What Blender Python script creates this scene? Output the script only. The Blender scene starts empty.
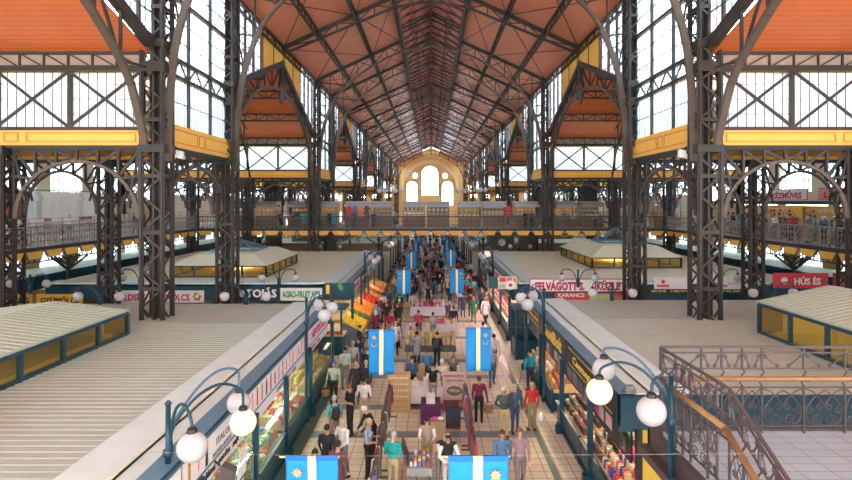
import bpy, math, random
import numpy as np
from mathutils import Vector, Matrix, noise as mnoise
RND = random.Random(11)
COL = bpy.context.scene.collection
F = 568.0; H = 8.0; PI = math.pi
def at(px, py, d): return Vector(((px-431)*d/F, d, H-(py-201)*d/F))
def gnd(px, py, z=0.0): return at(px, py, (H-z)*F/(py-201))
ROOT = {}
def V(*a): return Vector(a)
# ---------------------------------------------------------------- materials
def new_mat(name):
    m = bpy.data.materials.new(name); m.use_nodes = True
    return m, m.node_tree.nodes, m.node_tree.links, m.node_tree.nodes['Principled BSDF']
def mat(name, col, rough=0.6, metal=0.0, var=0.12, scale=3.0, spec=0.5, bump=0.0):
    m, n, l, b = new_mat(name)
    b.inputs['Roughness'].default_value = rough; b.inputs['Metallic'].default_value = metal
    b.inputs['Specular IOR Level'].default_value = spec
    c = tuple(col)+(1,)
    b.inputs['Base Color'].default_value = c
    if var > 0:
        tc = n.new('ShaderNodeTexCoord'); nz = n.new('ShaderNodeTexNoise'); nz.inputs['Scale'].default_value = scale
        nz.inputs['Detail'].default_value = 3
        mx = n.new('ShaderNodeMix'); mx.data_type = 'RGBA'
        mx.inputs[6].default_value = tuple(x*(1-var) for x in col)+(1,)
        mx.inputs[7].default_value = tuple(min(1, x*(1+var)) for x in col)+(1,)
        l.new(tc.outputs['Object'], nz.inputs['Vector']); l.new(nz.outputs['Fac'], mx.inputs[0]); l.new(mx.outputs[2], b.inputs['Base Color'])
        if bump > 0:
            bp = n.new('ShaderNodeBump'); bp.inputs['Strength'].default_value = bump; bp.inputs['Distance'].default_value = 0.02
            l.new(nz.outputs['Fac'], bp.inputs['Height']); l.new(bp.outputs[0], b.inputs['Normal'])
    return m
def emis(name, col, s):
    m, n, l, b = new_mat(name)
    b.inputs['Base Color'].default_value = tuple(col)+(1,)
    b.inputs['Emission Color'].default_value = tuple(col)+(1,); b.inputs['Emission Strength'].default_value = s
    return m
def boards(name, col, axis, period, dark=0.6, rough=0.45, coat=0.0):
    """painted boards: thin darker joints every PERIOD metres along AXIS of object space"""
    m, n, l, b = new_mat(name)
    tc = n.new('ShaderNodeTexCoord'); sp = n.new('ShaderNodeSeparateXYZ'); l.new(tc.outputs['Object'], sp.inputs[0])
    d = n.new('ShaderNodeMath'); d.operation = 'DIVIDE'; l.new(sp.outputs[axis], d.inputs[0]); d.inputs[1].default_value = period
    fr = n.new('ShaderNodeMath'); fr.operation = 'FRACT'; l.new(d.outputs[0], fr.inputs[0])
    lt = n.new('ShaderNodeMath'); lt.operation = 'LESS_THAN'; l.new(fr.outputs[0], lt.inputs[0]); lt.inputs[1].default_value = 0.14
    nz = n.new('ShaderNodeTexNoise'); nz.inputs['Scale'].default_value = 0.8; nz.inputs['Detail'].default_value = 4; l.new(tc.outputs['Object'], nz.inputs['Vector'])
    m1 = n.new('ShaderNodeMix'); m1.data_type = 'RGBA'
    m1.inputs[6].default_value = tuple(x*0.85 for x in col)+(1,); m1.inputs[7].default_value = tuple(min(1, x*1.15) for x in col)+(1,)
    l.new(nz.outputs['Fac'], m1.inputs[0])
    m2 = n.new('ShaderNodeMix'); m2.data_type = 'RGBA'; m2.inputs[7].default_value = tuple(x*dark for x in col)+(1,)
    l.new(lt.outputs[0], m2.inputs[0]); l.new(m1.outputs[2], m2.inputs[6]); l.new(m2.outputs[2], b.inputs['Base Color'])
    b.inputs['Roughness'].default_value = rough; b.inputs['Coat Weight'].default_value = coat; b.inputs['Coat Roughness'].default_value = 0.22
    return m
def glass_mat(name, col, frost, tint=(0.8, 0.9, 1.0)):
    m, n, l, b = new_mat(name); n.remove(b)
    out = n['Material Output']
    t = n.new('ShaderNodeBsdfTransparent'); t.inputs[0].default_value = tuple(col)+(1,)
    tr = n.new('ShaderNodeBsdfTranslucent'); tr.inputs[0].default_value = tuple(tint)+(1,)
    g = n.new('ShaderNodeBsdfGlossy'); g.inputs['Roughness'].default_value = 0.08
    a = n.new('ShaderNodeMixShader'); a.inputs[0].default_value = frost
    c = n.new('ShaderNodeMixShader'); c.inputs[0].default_value = 0.06
    l.new(t.outputs[0], a.inputs[1]); l.new(tr.outputs[0], a.inputs[2]); l.new(a.outputs[0], c.inputs[1]); l.new(g.outputs[0], c.inputs[2]); l.new(c.outputs[0], out.inputs[0])
    return m
def tiles_mat():
    m, n, l, b = new_mat('floor_tiles')
    tc = n.new('ShaderNodeTexCoord'); br = n.new('ShaderNodeTexBrick'); br.offset = 0
    br.inputs['Scale'].default_value = 1.0; br.inputs['Brick Width'].default_value = 0.42; br.inputs['Row Height'].default_value = 0.42
    br.inputs['Mortar Size'].default_value = 0.012; br.inputs['Bias'].default_value = 0
    br.inputs['Color1'].default_value = (0.74, 0.68, 0.54, 1); br.inputs['Color2'].default_value = (0.66, 0.60, 0.46, 1); br.inputs['Mortar'].default_value = (0.22, 0.17, 0.12, 1)
    l.new(tc.outputs['Object'], br.inputs['Vector']); l.new(br.outputs['Color'], b.inputs['Base Color'])
    b.inputs['Roughness'].default_value = 0.55
    return m
def landing_mat():
    m, n, l, b = new_mat('landing_tiles')
    tc = n.new('ShaderNodeTexCoord'); br = n.new('ShaderNodeTexBrick'); br.offset = 0
    mp = n.new('ShaderNodeMapping'); mp.inputs['Rotation'].default_value[2] = 0.0
    br.inputs['Scale'].default_value = 1.0; br.inputs['Brick Width'].default_value = 0.6; br.inputs['Row Height'].default_value = 0.3
    br.inputs['Mortar Size'].default_value = 0.008
    br.inputs['Color1'].default_value = (0.36, 0.44, 0.53, 1); br.inputs['Color2'].default_value = (0.41, 0.49, 0.57, 1); br.inputs['Mortar'].default_value = (0.16, 0.14, 0.15, 1)
    l.new(tc.outputs['Object'], mp.inputs[0]); l.new(mp.outputs[0], br.inputs['Vector']); l.new(br.outputs['Color'], b.inputs['Base Color'])
    b.inputs['Roughness'].default_value = 0.35
    return m
M = dict(
 iron=mat('iron', (0.033, 0.024, 0.021), 0.5, 0.0, 0.35, 2.0),
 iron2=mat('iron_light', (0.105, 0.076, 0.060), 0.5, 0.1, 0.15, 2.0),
 truss=mat('truss_iron', (0.034, 0.023, 0.020), 0.5, 0.0, 0.25, 2.0),
 rail=mat('rail_iron', (0.075, 0.055, 0.062), 0.45, 0.1, 0.2, 4.0),
 grail=mat('glow_paled_rail', (0.30, 0.26, 0.25), 0.5, 0.1, 0.1, 4.0),  # paler copy of the rail iron, overexposed glow put into its colour
 wood=mat('handrail_wood', (0.30, 0.16, 0.072), 0.35, 0, 0.25, 6.0),
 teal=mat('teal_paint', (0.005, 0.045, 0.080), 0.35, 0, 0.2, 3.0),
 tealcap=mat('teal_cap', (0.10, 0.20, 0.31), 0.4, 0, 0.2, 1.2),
 teal2=mat('green_teal_paint', (0.006, 0.065, 0.080), 0.35, 0, 0.2, 3.0),
 cream=mat('cream_roof', (0.72, 0.74, 0.58), 0.6, 0, 0.10, 1.5),
 creamr=mat('cream_ribbed', (0.40, 0.45, 0.41), 0.6, 0, 0.12, 1.5),
 strip=mat('grey_white_strip', (0.60, 0.73, 0.75), 0.5, 0, 0.14, 2.2),
 yellow=mat('yellow_panel', (0.92, 0.49, 0.085), 0.6, 0, 0.08, 1.0),
 yline=mat('panel_outline', (0.66, 0.22, 0.05), 0.6, 0, 0.05),
 wall=mat('ochre_plaster', (0.80, 0.50, 0.20), 0.85, 0, 0.10, 0.5),
 wallw=mat('cream_plaster', (0.78, 0.68, 0.52), 0.85, 0, 0.10, 0.5),
 brick=mat('brown_brick', (0.50, 0.27, 0.12), 0.85, 0, 0.2, 2.0),
 white=mat('white_paint', (0.80, 0.80, 0.82), 0.4, 0, 0.04, 3.0),
 signw=mat('sign_white', (0.80, 0.76, 0.78), 0.4, 0, 0.04, 3.0),
 black=mat('black_paint', (0.016, 0.015, 0.016), 0.35, 0, 0.2, 3.0),
 gold=mat('gold_letters', (0.80, 0.56, 0.10), 0.35, 0, 0.05),
 red=mat('sign_red', (0.60, 0.035, 0.045), 0.45, 0, 0.06),
 crimson=mat('letter_crimson', (0.50, 0.02, 0.07), 0.45, 0, 0.05),
 green=mat('letter_green', (0.04, 0.36, 0.12), 0.45, 0, 0.05),
 signy=mat('sign_yellow', (0.86, 0.50, 0.03), 0.45, 0, 0.06),
 orangeroof=boards('orange_boards', (0.70, 0.15, 0.038), 'Z', 0.085, 0.72, 0.5),
 naveroof=boards('terracotta_boards', (0.80, 0.265, 0.14), 'Y', 0.16, 0.80, 0.42, 0.30),
 lantroof=boards('dark_boards', (0.56, 0.17, 0.10), 'Y', 0.16, 0.7, 0.5),
 ywood=boards('yellow_boards', (0.78, 0.42, 0.08), 'X', 0.25, 0.8, 0.5),
 pane=glass_mat('window_glass', (0.80, 0.86, 0.92), 0.42),
 clear=glass_mat('clear_glass', (0.86, 0.92, 0.90), 0.03),
 amber=glass_mat('amber_glass', (0.90, 0.84, 0.66), 0.10, (0.9, 0.75, 0.4)),
 floor=tiles_mat(), landing=landing_mat(),
 band=mat('floor_band', (0.20, 0.25, 0.26), 0.35, 0, 0.2, 2.0),
 gband=mat('floor_band_green', (0.10, 0.17, 0.13), 0.35, 0, 0.2, 2.0),
 kframe=mat('kiosk_frame', (0.20, 0.18, 0.17), 0.4, 0.3, 0.1),
 globe=mat('opal_globe', (0.48, 0.465, 0.50), 0.12, 0, 0.0),
 globe_on=emis('opal_globe_lit', (0.66, 0.49, 0.35), 1.0),
 canopy=mat('silver_canopy', (0.42, 0.44, 0.48), 0.35, 0.1, 0.08),
 warmtube=emis('warm_tube', (1.0, 0.78, 0.50), 9.0),
 whitetube=emis('white_tube', (0.95, 1.0, 0.88), 9.0),
 pinktube=emis('pink_tube', (1.0, 0.62, 0.62), 7.0),
 bulb=emis('bulb', (1.0, 0.72, 0.36), 10.0),
 flag=mat('flag_blue', (0.0, 0.20, 0.53), 0.7, 0, 0.06, 2.0),
 flag2=mat('flag_hem', (0.0, 0.11, 0.42), 0.7, 0, 0.05),
 flagy=mat('flag_cream', (0.82, 0.66, 0.36), 0.7, 0, 0.05),
 flago=mat('flag_ochre', (0.40, 0.28, 0.14), 0.7, 0, 0.05),
 wirem=mat('wire', (0.35, 0.33, 0.32), 0.5, 0.4, 0),
 stone=mat('stone', (0.45, 0.42, 0.40), 0.7, 0, 0.15),
 dwood=mat('dark_wood', (0.10, 0.05, 0.03), 0.5, 0, 0.3, 5.0),
 mwood=mat('mid_wood', (0.42, 0.24, 0.10), 0.5, 0, 0.25, 5.0),
 lwood=mat('light_wood', (0.62, 0.42, 0.20), 0.5, 0, 0.2, 5.0),
 chrome=mat('steel', (0.55, 0.56, 0.58), 0.25, 0.9, 0.05),
)
CC = {}
def cm(col, rough=0.7):
    k = tuple(round(x, 3) for x in col)+(rough,)
    if k not in CC: CC[k] = mat('paint_%d' % len(CC), col, rough, 0, 0.12, 4.0)
    return CC[k]
# ---------------------------------------------------------------- mesh builder
class MB:
    def __init__(s): s.v = []; s.f = []; s.m = []
    def add(s, vs, fs, m=0):
        k = len(s.v); s.v += [tuple(x) for x in vs]
        for f in fs: s.f.append([i+k for i in f]); s.m.append(m)
        return s
    def box(s, x0, x1, y0, y1, z0, z1, m=0):
        return s.add([(x0,y0,z0),(x1,y0,z0),(x1,y1,z0),(x0,y1,z0),(x0,y0,z1),(x1,y0,z1),(x1,y1,z1),(x0,y1,z1)],
              [(0,3,2,1),(4,5,6,7),(0,1,5,4),(1,2,6,5),(2,3,7,6),(3,0,4,7)], m)
    def bar(s, p, q, w, h=None, m=0, up=None):
        h = h or w; p = Vector(p); q = Vector(q); d = q-p
        if d.length < 1e-6: return s
        d.normalize(); u = Vector(up) if up else (Vector((0,0,1)) if abs(d.z) < 0.9 else Vector((0,1,0)))
        a = d.cross(u).normalized(); b = a.cross(d).normalized(); a = a*w/2; b = b*h/2
        return s.add([p-a-b, p+a-b, p+a+b, p-a+b, q-a-b, q+a-b, q+a+b, q-a+b],
              [(0,3,2,1),(4,5,6,7),(0,1,5,4),(1,2,6,5),(2,3,7,6),(3,0,4,7)], m)
    def tube(s, pts, r, n=8, m=0, closed=False):
        pts = [Vector(p) for p in pts]; N = len(pts)
        rs = r if isinstance(r, (list, tuple)) else [r]*N
        k = len(s.v); prev = None
        for i, p in enumerate(pts):
            if closed: t = pts[(i+1) % N]-pts[i-1]
            else: t = pts[min(i+1, N-1)]-pts[max(i-1, 0)]
            t.normalize()
            if prev is None: u = Vector((0,0,1)) if abs(t.z) < 0.9 else Vector((1,0,0)); a = t.cross(u).normalized()
            else: a = (prev-t*prev.dot(t)).normalized()
            prev = a; b = t.cross(a)
            for j in range(n):
                an = 2*PI*j/n; s.v.append(tuple(p+(a*math.cos(an)+b*math.sin(an))*rs[i]))
        R = N if closed else N-1
        for i in range(R):
            for j in range(n):
                i2 = (i+1) % N
                s.f.append([k+i*n+j, k+i*n+(j+1) % n, k+i2*n+(j+1) % n, k+i2*n+j]); s.m.append(m)
        if not closed:
            s.f.append([k+j for j in range(n)][::-1]); s.m.append(m)
            s.f.append([k+(N-1)*n+j for j in range(n)]); s.m.append(m)
        return s
    def ball(s, c, rx, ry=None, rz=None, n=12, k=8, m=0):
        ry = ry or rx; rz = rz or rx; o = len(s.v)
        for i in range(k+1):
            ph = PI*i/k
            for j in range(n):
                th = 2*PI*j/n
                s.v.append((c[0]+rx*math.sin(ph)*math.cos(th), c[1]+ry*math.sin(ph)*math.sin(th), c[2]+rz*math.cos(ph)))
        for i in range(k):
            for j in range(n):
                a = o+i*n+j; b = o+i*n+(j+1) % n; f = [a, a+n, b+n, b]
                if i == 0: f = [a, a+n, b+n]
                elif i == k-1: f = [a, a+n, b]
                s.f.append(f); s.m.append(m)
        return s
    def lathe(s, prof, c=(0,0,0), n=12, m=0):
        o = len(s.v); N = len(prof)
        for r, z in prof:
            for j in range(n):
                th = 2*PI*j/n; s.v.append((c[0]+r*math.cos(th), c[1]+r*math.sin(th), c[2]+z))
        for i in range(N-1):
            for j in range(n):
                s.f.append([o+i*n+j, o+i*n+(j+1) % n, o+(i+1)*n+(j+1) % n, o+(i+1)*n+j]); s.m.append(m)
        s.f.append([o+j for j in range(n)][::-1]); s.m.append(m)
        s.f.append([o+(N-1)*n+j for j in range(n)]); s.m.append(m)
        return s
    def prism(s, poly, vec, m=0):
        n = len(poly); poly = [Vector(p) for p in poly]; vec = Vector(vec)
        s.add(poly+[p+vec for p in poly], [list(range(n))[::-1], list(range(n, 2*n))]+[[i, (i+1) % n, n+(i+1) % n, n+i] for i in range(n)], m)
        return s
    def build(s, name, mats, parent=None, smooth=False, keep=False):
        if not isinstance(mats, (list, tuple)): mats = [mats]
        me = bpy.data.meshes.new(name)
        off = Vector((0,0,0))
        if parent is not None: off = ROOT.get(parent.name, Vector((0,0,0)))
        elif s.v and not keep:
            a = np.array(s.v); lo = a.min(0); hi = a.max(0)
            off = Vector(((lo[0]+hi[0])/2, (lo[1]+hi[1])/2, lo[2]))
        vs = [(x-off.x, y-off.y, z-off.z) for x, y, z in s.v]
        me.from_pydata(vs, [], s.f)
        for mm in mats: me.materials.append(mm)
        if len(mats) > 1: me.polygons.foreach_set('material_index', s.m)
        if smooth: me.polygons.foreach_set('use_smooth', [True]*len(s.f))
        me.update()
        o = bpy.data.objects.new(name, me); COL.objects.link(o)
        if parent is not None: o.parent = parent; ROOT[o.name] = off
        else: o.location = off; ROOT[o.name] = off
        return o
LABELS = {}
def tag(o, label=None, cat=None, group=None, kind=None):
    if label: o['label'] = label; LABELS[label] = LABELS.get(label, 0)+1
    if cat: o['category'] = cat
    if group: o['group'] = group
    if kind: o['kind'] = kind
    return o
def thing(name, loc, label, cat, group=None, rz=0.0):
    o = bpy.data.objects.new(name, None); COL.objects.link(o); o.empty_display_size = 0.2
    o.location = loc; ROOT[o.name] = Vector(loc); o.rotation_euler.z = rz
    return tag(o, label, cat, group)
def struct(mb, name, mats, **k):
    o = mb.build(name, mats, **k); o['kind'] = 'structure'; return o
def copy_tree(o, parent=None):
    c = o.copy(); COL.objects.link(c); c.parent = parent
    for ch in o.children: copy_tree(ch, c)
    return c
def dup(o, loc, rz=0.0, label=None, group=None, scale=None):
    c = copy_tree(o); c.location = loc; c.rotation_euler.z = rz
    ROOT[c.name] = Vector(loc)
    if scale: c.scale = scale if isinstance(scale, (tuple, list)) else (scale,)*3
    if label: tag(c, label)
    if group: c['group'] = group
    return c
def text_mesh(s, size, mat_, loc, rot, name, parent, depth=0.012, bold=0.0, width=None, shear=0.0, font_sx=1.0):
    cu = bpy.data.curves.new('tmp_text', 'FONT'); cu.body = s; cu.size = size; cu.extrude = depth/2; cu.offset = bold
    cu.align_x = 'CENTER'; cu.align_y = 'CENTER'; cu.shear = shear; cu.resolution_u = 2
    ob = bpy.data.objects.new('tmp_text', cu); COL.objects.link(ob)
    dg = bpy.context.evaluated_depsgraph_get(); dg.update()
    me = bpy.data.meshes.new_from_object(ob.evaluated_get(dg))
    bpy.data.objects.remove(ob); bpy.data.curves.remove(cu)
    me.name = name; me.materials.clear(); me.materials.append(mat_)
    n = len(me.vertices); co = np.empty(n*3); me.vertices.foreach_get('co', co); co = co.reshape(-1, 3)
    if n:
        cx = (co[:, 0].min()+co[:, 0].max())/2; co[:, 0] -= cx
        cy = (co[:, 1].min()+co[:, 1].max())/2; co[:, 1] -= cy
        if width: co[:, 0] *= width/max(1e-6, co[:, 0].max()-co[:, 0].min())
    off = ROOT.get(parent.name, Vector((0,0,0))) if parent else Vector((0,0,0))
    mt = np.array(rot.to_3x3()); co = co@mt.T+np.array(Vector(loc)-off)
    me.vertices.foreach_set('co', co.ravel()); me.update()
    o = bpy.data.objects.new(name, me); COL.objects.link(o); o.parent = parent; ROOT[o.name] = off
    return o
def face_rot(xdir, zdir=(0,0,1)):
    """text frame: text x along XDIR, text y along ZDIR"""
    x = Vector(xdir).normalized(); y = Vector(zdir).normalized(); z = x.cross(y)
    return Matrix((x, y, z)).transposed().to_4x4()
# ================================================================ hall shell
A0 = [22.6+31*i for i in range(6)]         # front planes of the narrow bays
NB = 8.4; YEND = 186.0; XN = 11.1; XO = 29.0
fl = MB().box(-30, 30, -3, YEND, -0.2, 0.0); struct(fl, 'floor', M['floor'], keep=True)
b = MB()
for s, x0, x1 in ((-1, -4.5, -4.1), (1, 3.55, 3.75)):
    b.box(x0, x1, 5, 110, 0.0, 0.006)
struct(b, 'floor', M['gband'], keep=True)
b = MB()
for y in (13.3, 19.2, 21.8, 25.6, 28.2, 33, 37.5, 42, 47, 52, 57, 63, 70, 78):
    b.box(-4.1, 3.55, y, y+0.5, 0.0, 0.008)
struct(b, 'floor', M['band'], keep=True)
# nave roof
for s in (-1, 1):
    b = MB(); b.prism([(s*11.4, -6, 19.55), (s*2.8, -6, 23.42), (s*2.8, -6, 23.55), (s*11.4, -6, 19.68)], (0, YEND+6, 0))
    struct(b, 'ceiling', M['naveroof'], keep=True)
    b = MB(); b.prism([(s*3.2, -6, 24.45), (0, -6, 25.9), (0, -6, 26.0), (s*3.2, -6, 24.55)], (0, YEND+6, 0))
    struct(b, 'ceiling', M['lantroof'], keep=True)
wn = [0]
def window(b_frame, b_pane, frame='iron', pane='pane', at0=None):
    wn[0] += 1
    o = struct(b_frame, 'window_%d' % wn[0], M[frame], keep=True)
    p = b_pane.build('glass_pane', M[pane], o)
    return o
tn = [0]
def trim(b, m):
    tn[0] += 1; return struct(b, 'trim_%d' % tn[0], m, keep=True)
b = MB()   # entrance wall behind the camera, with tall windows
for x0, x1, z0, z1 in ((-30, 30, -.2, 3.0), (-30, 30, 20.5, 25.5), (-30, 30, 9.4, 11.0)):
    b.box(x0, x1, -7.0, -6.4, z0, z1)
for x in range(-30, 31, 6): b.box(x-1.1, x+1.1, -7.0, -6.4, 3.0, 20.5)
struct(b, 'wall_front', M['wallw'], keep=True)
# lantern side glazing with louvre posts
for s in (-1, 1):
    f = MB(); p = MB(); x = s*2.8
    f.box(x-0.06, x+0.06, -6, YEND, 23.4, 23.55); f.box(x-0.06, x+0.06, -6, YEND, 24.4, 24.55)
    y = -5.0
    while y < YEND: f.box(x-0.07, x+0.07, y, y+0.14, 23.5, 24.45); y += 1.03
    p.box(x+s*0.02, x+s*0.03, -6, YEND, 23.5, 24.45)
    window(f, p)
# lantern ribs (boards carried on close rafters)
def in_bay(y): return any(a-0.2 < y < a+NB+0.2 for a in A0)
# clerestory of the narrow bays, in the nave plane
for s in (-1, 1):
    for i, a in enumerate(A0):
        f = MB(); p = MB(); x = s*XN
        y0, y1 = a+0.8, a+NB
        L = y1-y0
        for k in range(4):
            y = y0+L*k/3; f.box(x-0.09, x+0.09, y-0.07, y+0.07, 11.3, 19.5)
        if i < 3:
            n = 21
            for k in range(n):
                y = y0+L*k/n; f.box(x-0.01, x+0.01, y-0.01, y+0.01, 11.3, 19.5)
        for z in (12.3, 15.0, 15.9, 17.7, 18.6): f.box(x-0.02, x+0.02, y0, y1, z-0.02, z+0.02)
        for z in (13.4, 14.15, 16.8): f.box(x-0.13, x+0.13, y0, y1, z-0.07, z+0.07)
        k = 9
        for j in range(k):
            ya = y0+L*j/k; yb = y0+L*(j+1)/k; z0, z1 = (13.4, 14.15) if j % 2 else (14.15, 13.4)
            f.bar((x, ya, z0), (x, yb, z1), 0.06)
        p.box(x+s*0.03, x+s*0.04, y0, y1, 11.3, 19.5)
        window(f, p)
        b = MB(); b.box(x-0.12, x+0.12, y0-0.1, y1+0.1, 10.3, 11.3)
        trim(b, M['yellow'])
        b = MB(); xi = x-s*0.13
        for (u0, u1) in ((y0+0.25, y0+L*0.44), (y0+L*0.46, y0+L*0.54), (y0+L*0.56, y1-0.25)):
            for (c0, c1, d0, d1) in ((u0, u1, 10.5, 10.55), (u0, u1, 11.05, 11.1), (u0, u0+0.05, 10.5, 11.1), (u1-0.05, u1, 10.5, 11.1)):
                b.box(min(xi, xi-s*0.01), max(xi, xi-s*0.01), c0, c1, d0, d1)
        trim(b, M['yline'])
        b = MB(); b.box(x-0.2, x+0.2, y0-0.1, y1+0.1, 19.4, 19.6); b.box(x-0.2, x+0.2, y0-.1, y1+.1, 10.18, 10.3); trim(b, M['iron'])
    # wall above the transept openings: triangular lights and yellow panels
    prev = -8.4
    for i, a in enumerate(A0+[A0[-1]+31]):
        y0 = prev+0.4; y1 = a
        prev = a+NB
        if i == 6: break
        if y1 < 0: continue
        c = (y0+y1)/2-0.0; hw = (y1-y0)/2
        zl = lambda y: 18.35-3.95*abs(y-c)/hw
        x = s*XN
        f = MB(); p = MB()
        f.box(x-0.15, x+0.15, y0, y1, 19.4, 19.6)
        for sg in (-1, 1):
            f.bar((x, c, 18.4), (x, c+sg*hw, 14.45), 0.1, 0.25)
            poly = [(x+s*0.03, c+sg*hw*0.5, zl(c+sg*hw*0.5)), (x+s*0.03, c+sg*hw, 14.4), (x+s*0.03, c+sg*hw, 19.5), (x+s*0.03, c+sg*hw*0.5, 19.5)]
            p.prism(poly, (s*0.01, 0, 0))
            for k in range(0, 15):
                y = c+sg*hw*(0.5+0.5*k/14); big = k % 4 == 0
                w = 0.07 if big else 0.016
                f.box(x-w*1.2, x+w*1.2, y-w, y+w, zl(y), 19.5)
            for z in (15.5, 16.4, 17.3, 18.2):
                ya = c+sg*max(hw*0.5, hw*(18.35-z)/3.95)
                f.box(x-0.03, x+0.03, min(ya, c+sg*hw), max(ya, c+sg*hw), z-0.02, z+0.02)
        window(f, p)
        b = MB()
        for sg in (-1, 1):
            b.prism([(x-0.08, c, 18.35), (x-0.08, c+sg*hw*0.5, zl(c+hw*0.5)), (x-0.08, c+sg*hw*0.5, 19.5), (x-0.08, c, 19.5)], (0.16, 0, 0))
        trim(b, M['yellow'])
        b = MB(); xi = x-s*0.1
        for sg in (-1, 1):
            for k in (0.02, 0.25, 0.48): b.box(xi-0.02, xi+0.02, c+sg*hw*k-0.04, c+sg*hw*k+0.04, zl(c+sg*hw*k), 19.45)
        trim(b, M['truss'])
        # transept roof, gable over the opening, running out to the side wall
        for sg in (-1, 1):
            b = MB(); xo = s*XO
            b.prism([(s*11.3, c, 18.3), (s*11.3, c+sg*(hw+0.3), 13.9), (s*11.3, c+sg*(hw+0.3), 14.0), (s*11.3, c, 18.42)], (s*(XO-11.3), 0, 0))
            struct(b, 'ceiling', M['orangeroof'], keep=True)
        # gable end wall of the transept with a big window
        if True:
            b = MB(); lo_, hi_ = sorted((xo, xo+s*.3)); gp_ = []
            b.box(lo_, hi_, y0-.4, y1+.4, 0, 1.4); b.box(lo_, hi_, y0-.4, y1+.4, 4.5, 5.4)
            ng = 5; wp = (y1-y0+.8)/ng
            for k in range(ng): ya = y0-.4+k*wp; b.box(lo_, hi_, ya, ya+wp*.42, 1.4, 4.5); gp_.append((ya+wp*.42, ya+wp))
            struct(b, 'wall_left' if s < 0 else 'wall_right', M['brick'], keep=True)
            for ya, yb in gp_:
                f = MB(); p = MB(); xx = xo+s*.1
                for j in range(9): yy = ya+(yb-ya)*j/8; f.box(xx-.03, xx+.03, yy-.03, yy+.03, 1.4, 4.5)
                for j in range(7): zz = 1.4+3.1*j/6; f.box(xx-.03, xx+.03, ya, yb, zz-.03, zz+.03)
                p.box(xx+.02, xx+.03, ya, yb, 1.4, 4.5); window(f, p)
            b = MB()
            b.prism([(xo, y0-0.4, 13.2), (xo, y1+0.4, 13.2), (xo, y1+.4, 14.3), (xo, c, 18.4), (xo, y0-.4, 14.3)], (s*0.3, 0, 0))
            b.box(lo_, hi_, y0-.4, y1+.4, 5.4, 8.7)
            for k in range(5):
                yy = y0+(y1-y0)*k/4; b.box(lo_, hi_, yy-0.8, yy+0.8, 8.7, 13.2)
            struct(b, 'wall_left' if s < 0 else 'wall_right', M['wallw'], keep=True)
            for k in range(4):
                ya = y0+(y1-y0)*k/4+0.8; yb = y0+(y1-y0)*(k+1)/4-0.8; f = MB(); p = MB()
                xx = xo+s*0.15
                for j in range(8): yy = ya+(yb-ya)*j/7; f.box(xx-.03, xx+.03, yy-.03, yy+.03, 8.7, 13.2)
                for j in range(6): zz = 8.7+4.5*j/5; f.box(xx-.03, xx+.03, ya, yb, zz-.03, zz+.03)
                p.box(xx+.02, xx+.03, ya, yb, 8.7, 13.2)
                window(f, p)
# side-aisle walls of the narrow bays and the flat yellow boarded aisle ceiling
for s in (-1, 1):
    for i, a in enumerate(A0):
        xo = s*XO
        b = MB(); lo, hi = sorted((xo, xo+s*.3))
        b.box(lo, hi, a, a+NB, 0, 1.2); b.box(lo, hi, a, a+NB, 4.6, 8.0); b.box(lo, hi, a, a+NB, 9.8, 10.6)
        for y in (a-.1, a+2.9, a+5.7, a+NB-0.4): b.box(lo, hi, y-.35, y+.35, 0, 10.6)
        struct(b, 'wall_left' if s < 0 else 'wall_right', M['wallw'], keep=True)
        b = MB(); b.box(min(s*11.3, xo), max(s*11.3, xo), a+.3, a+NB+.1, 10.42, 10.5)
        struct(b, 'ceiling', M['ywood'], keep=True)
        f = MB(); p = MB(); xx = xo+s*.1
        for z0, z1 in ((1.2, 4.6), (8.0, 9.8)):
            for ya in (a+.25, a+3.25, a+6.05):
                yb = ya+2.3
                for j in range(7): yy = ya+(yb-ya)*j/6; f.box(xx-.03, xx+.03, yy-.025, yy+.025, z0, z1)
                for j in range(6): zz = z0+(z1-z0)*j/5; f.box(xx-.03, xx+.03, ya, yb, zz-.025, zz+.025)
                p.box(xx+.02, xx+.03, ya, yb, z0, z1)
        window(f, p)
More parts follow.
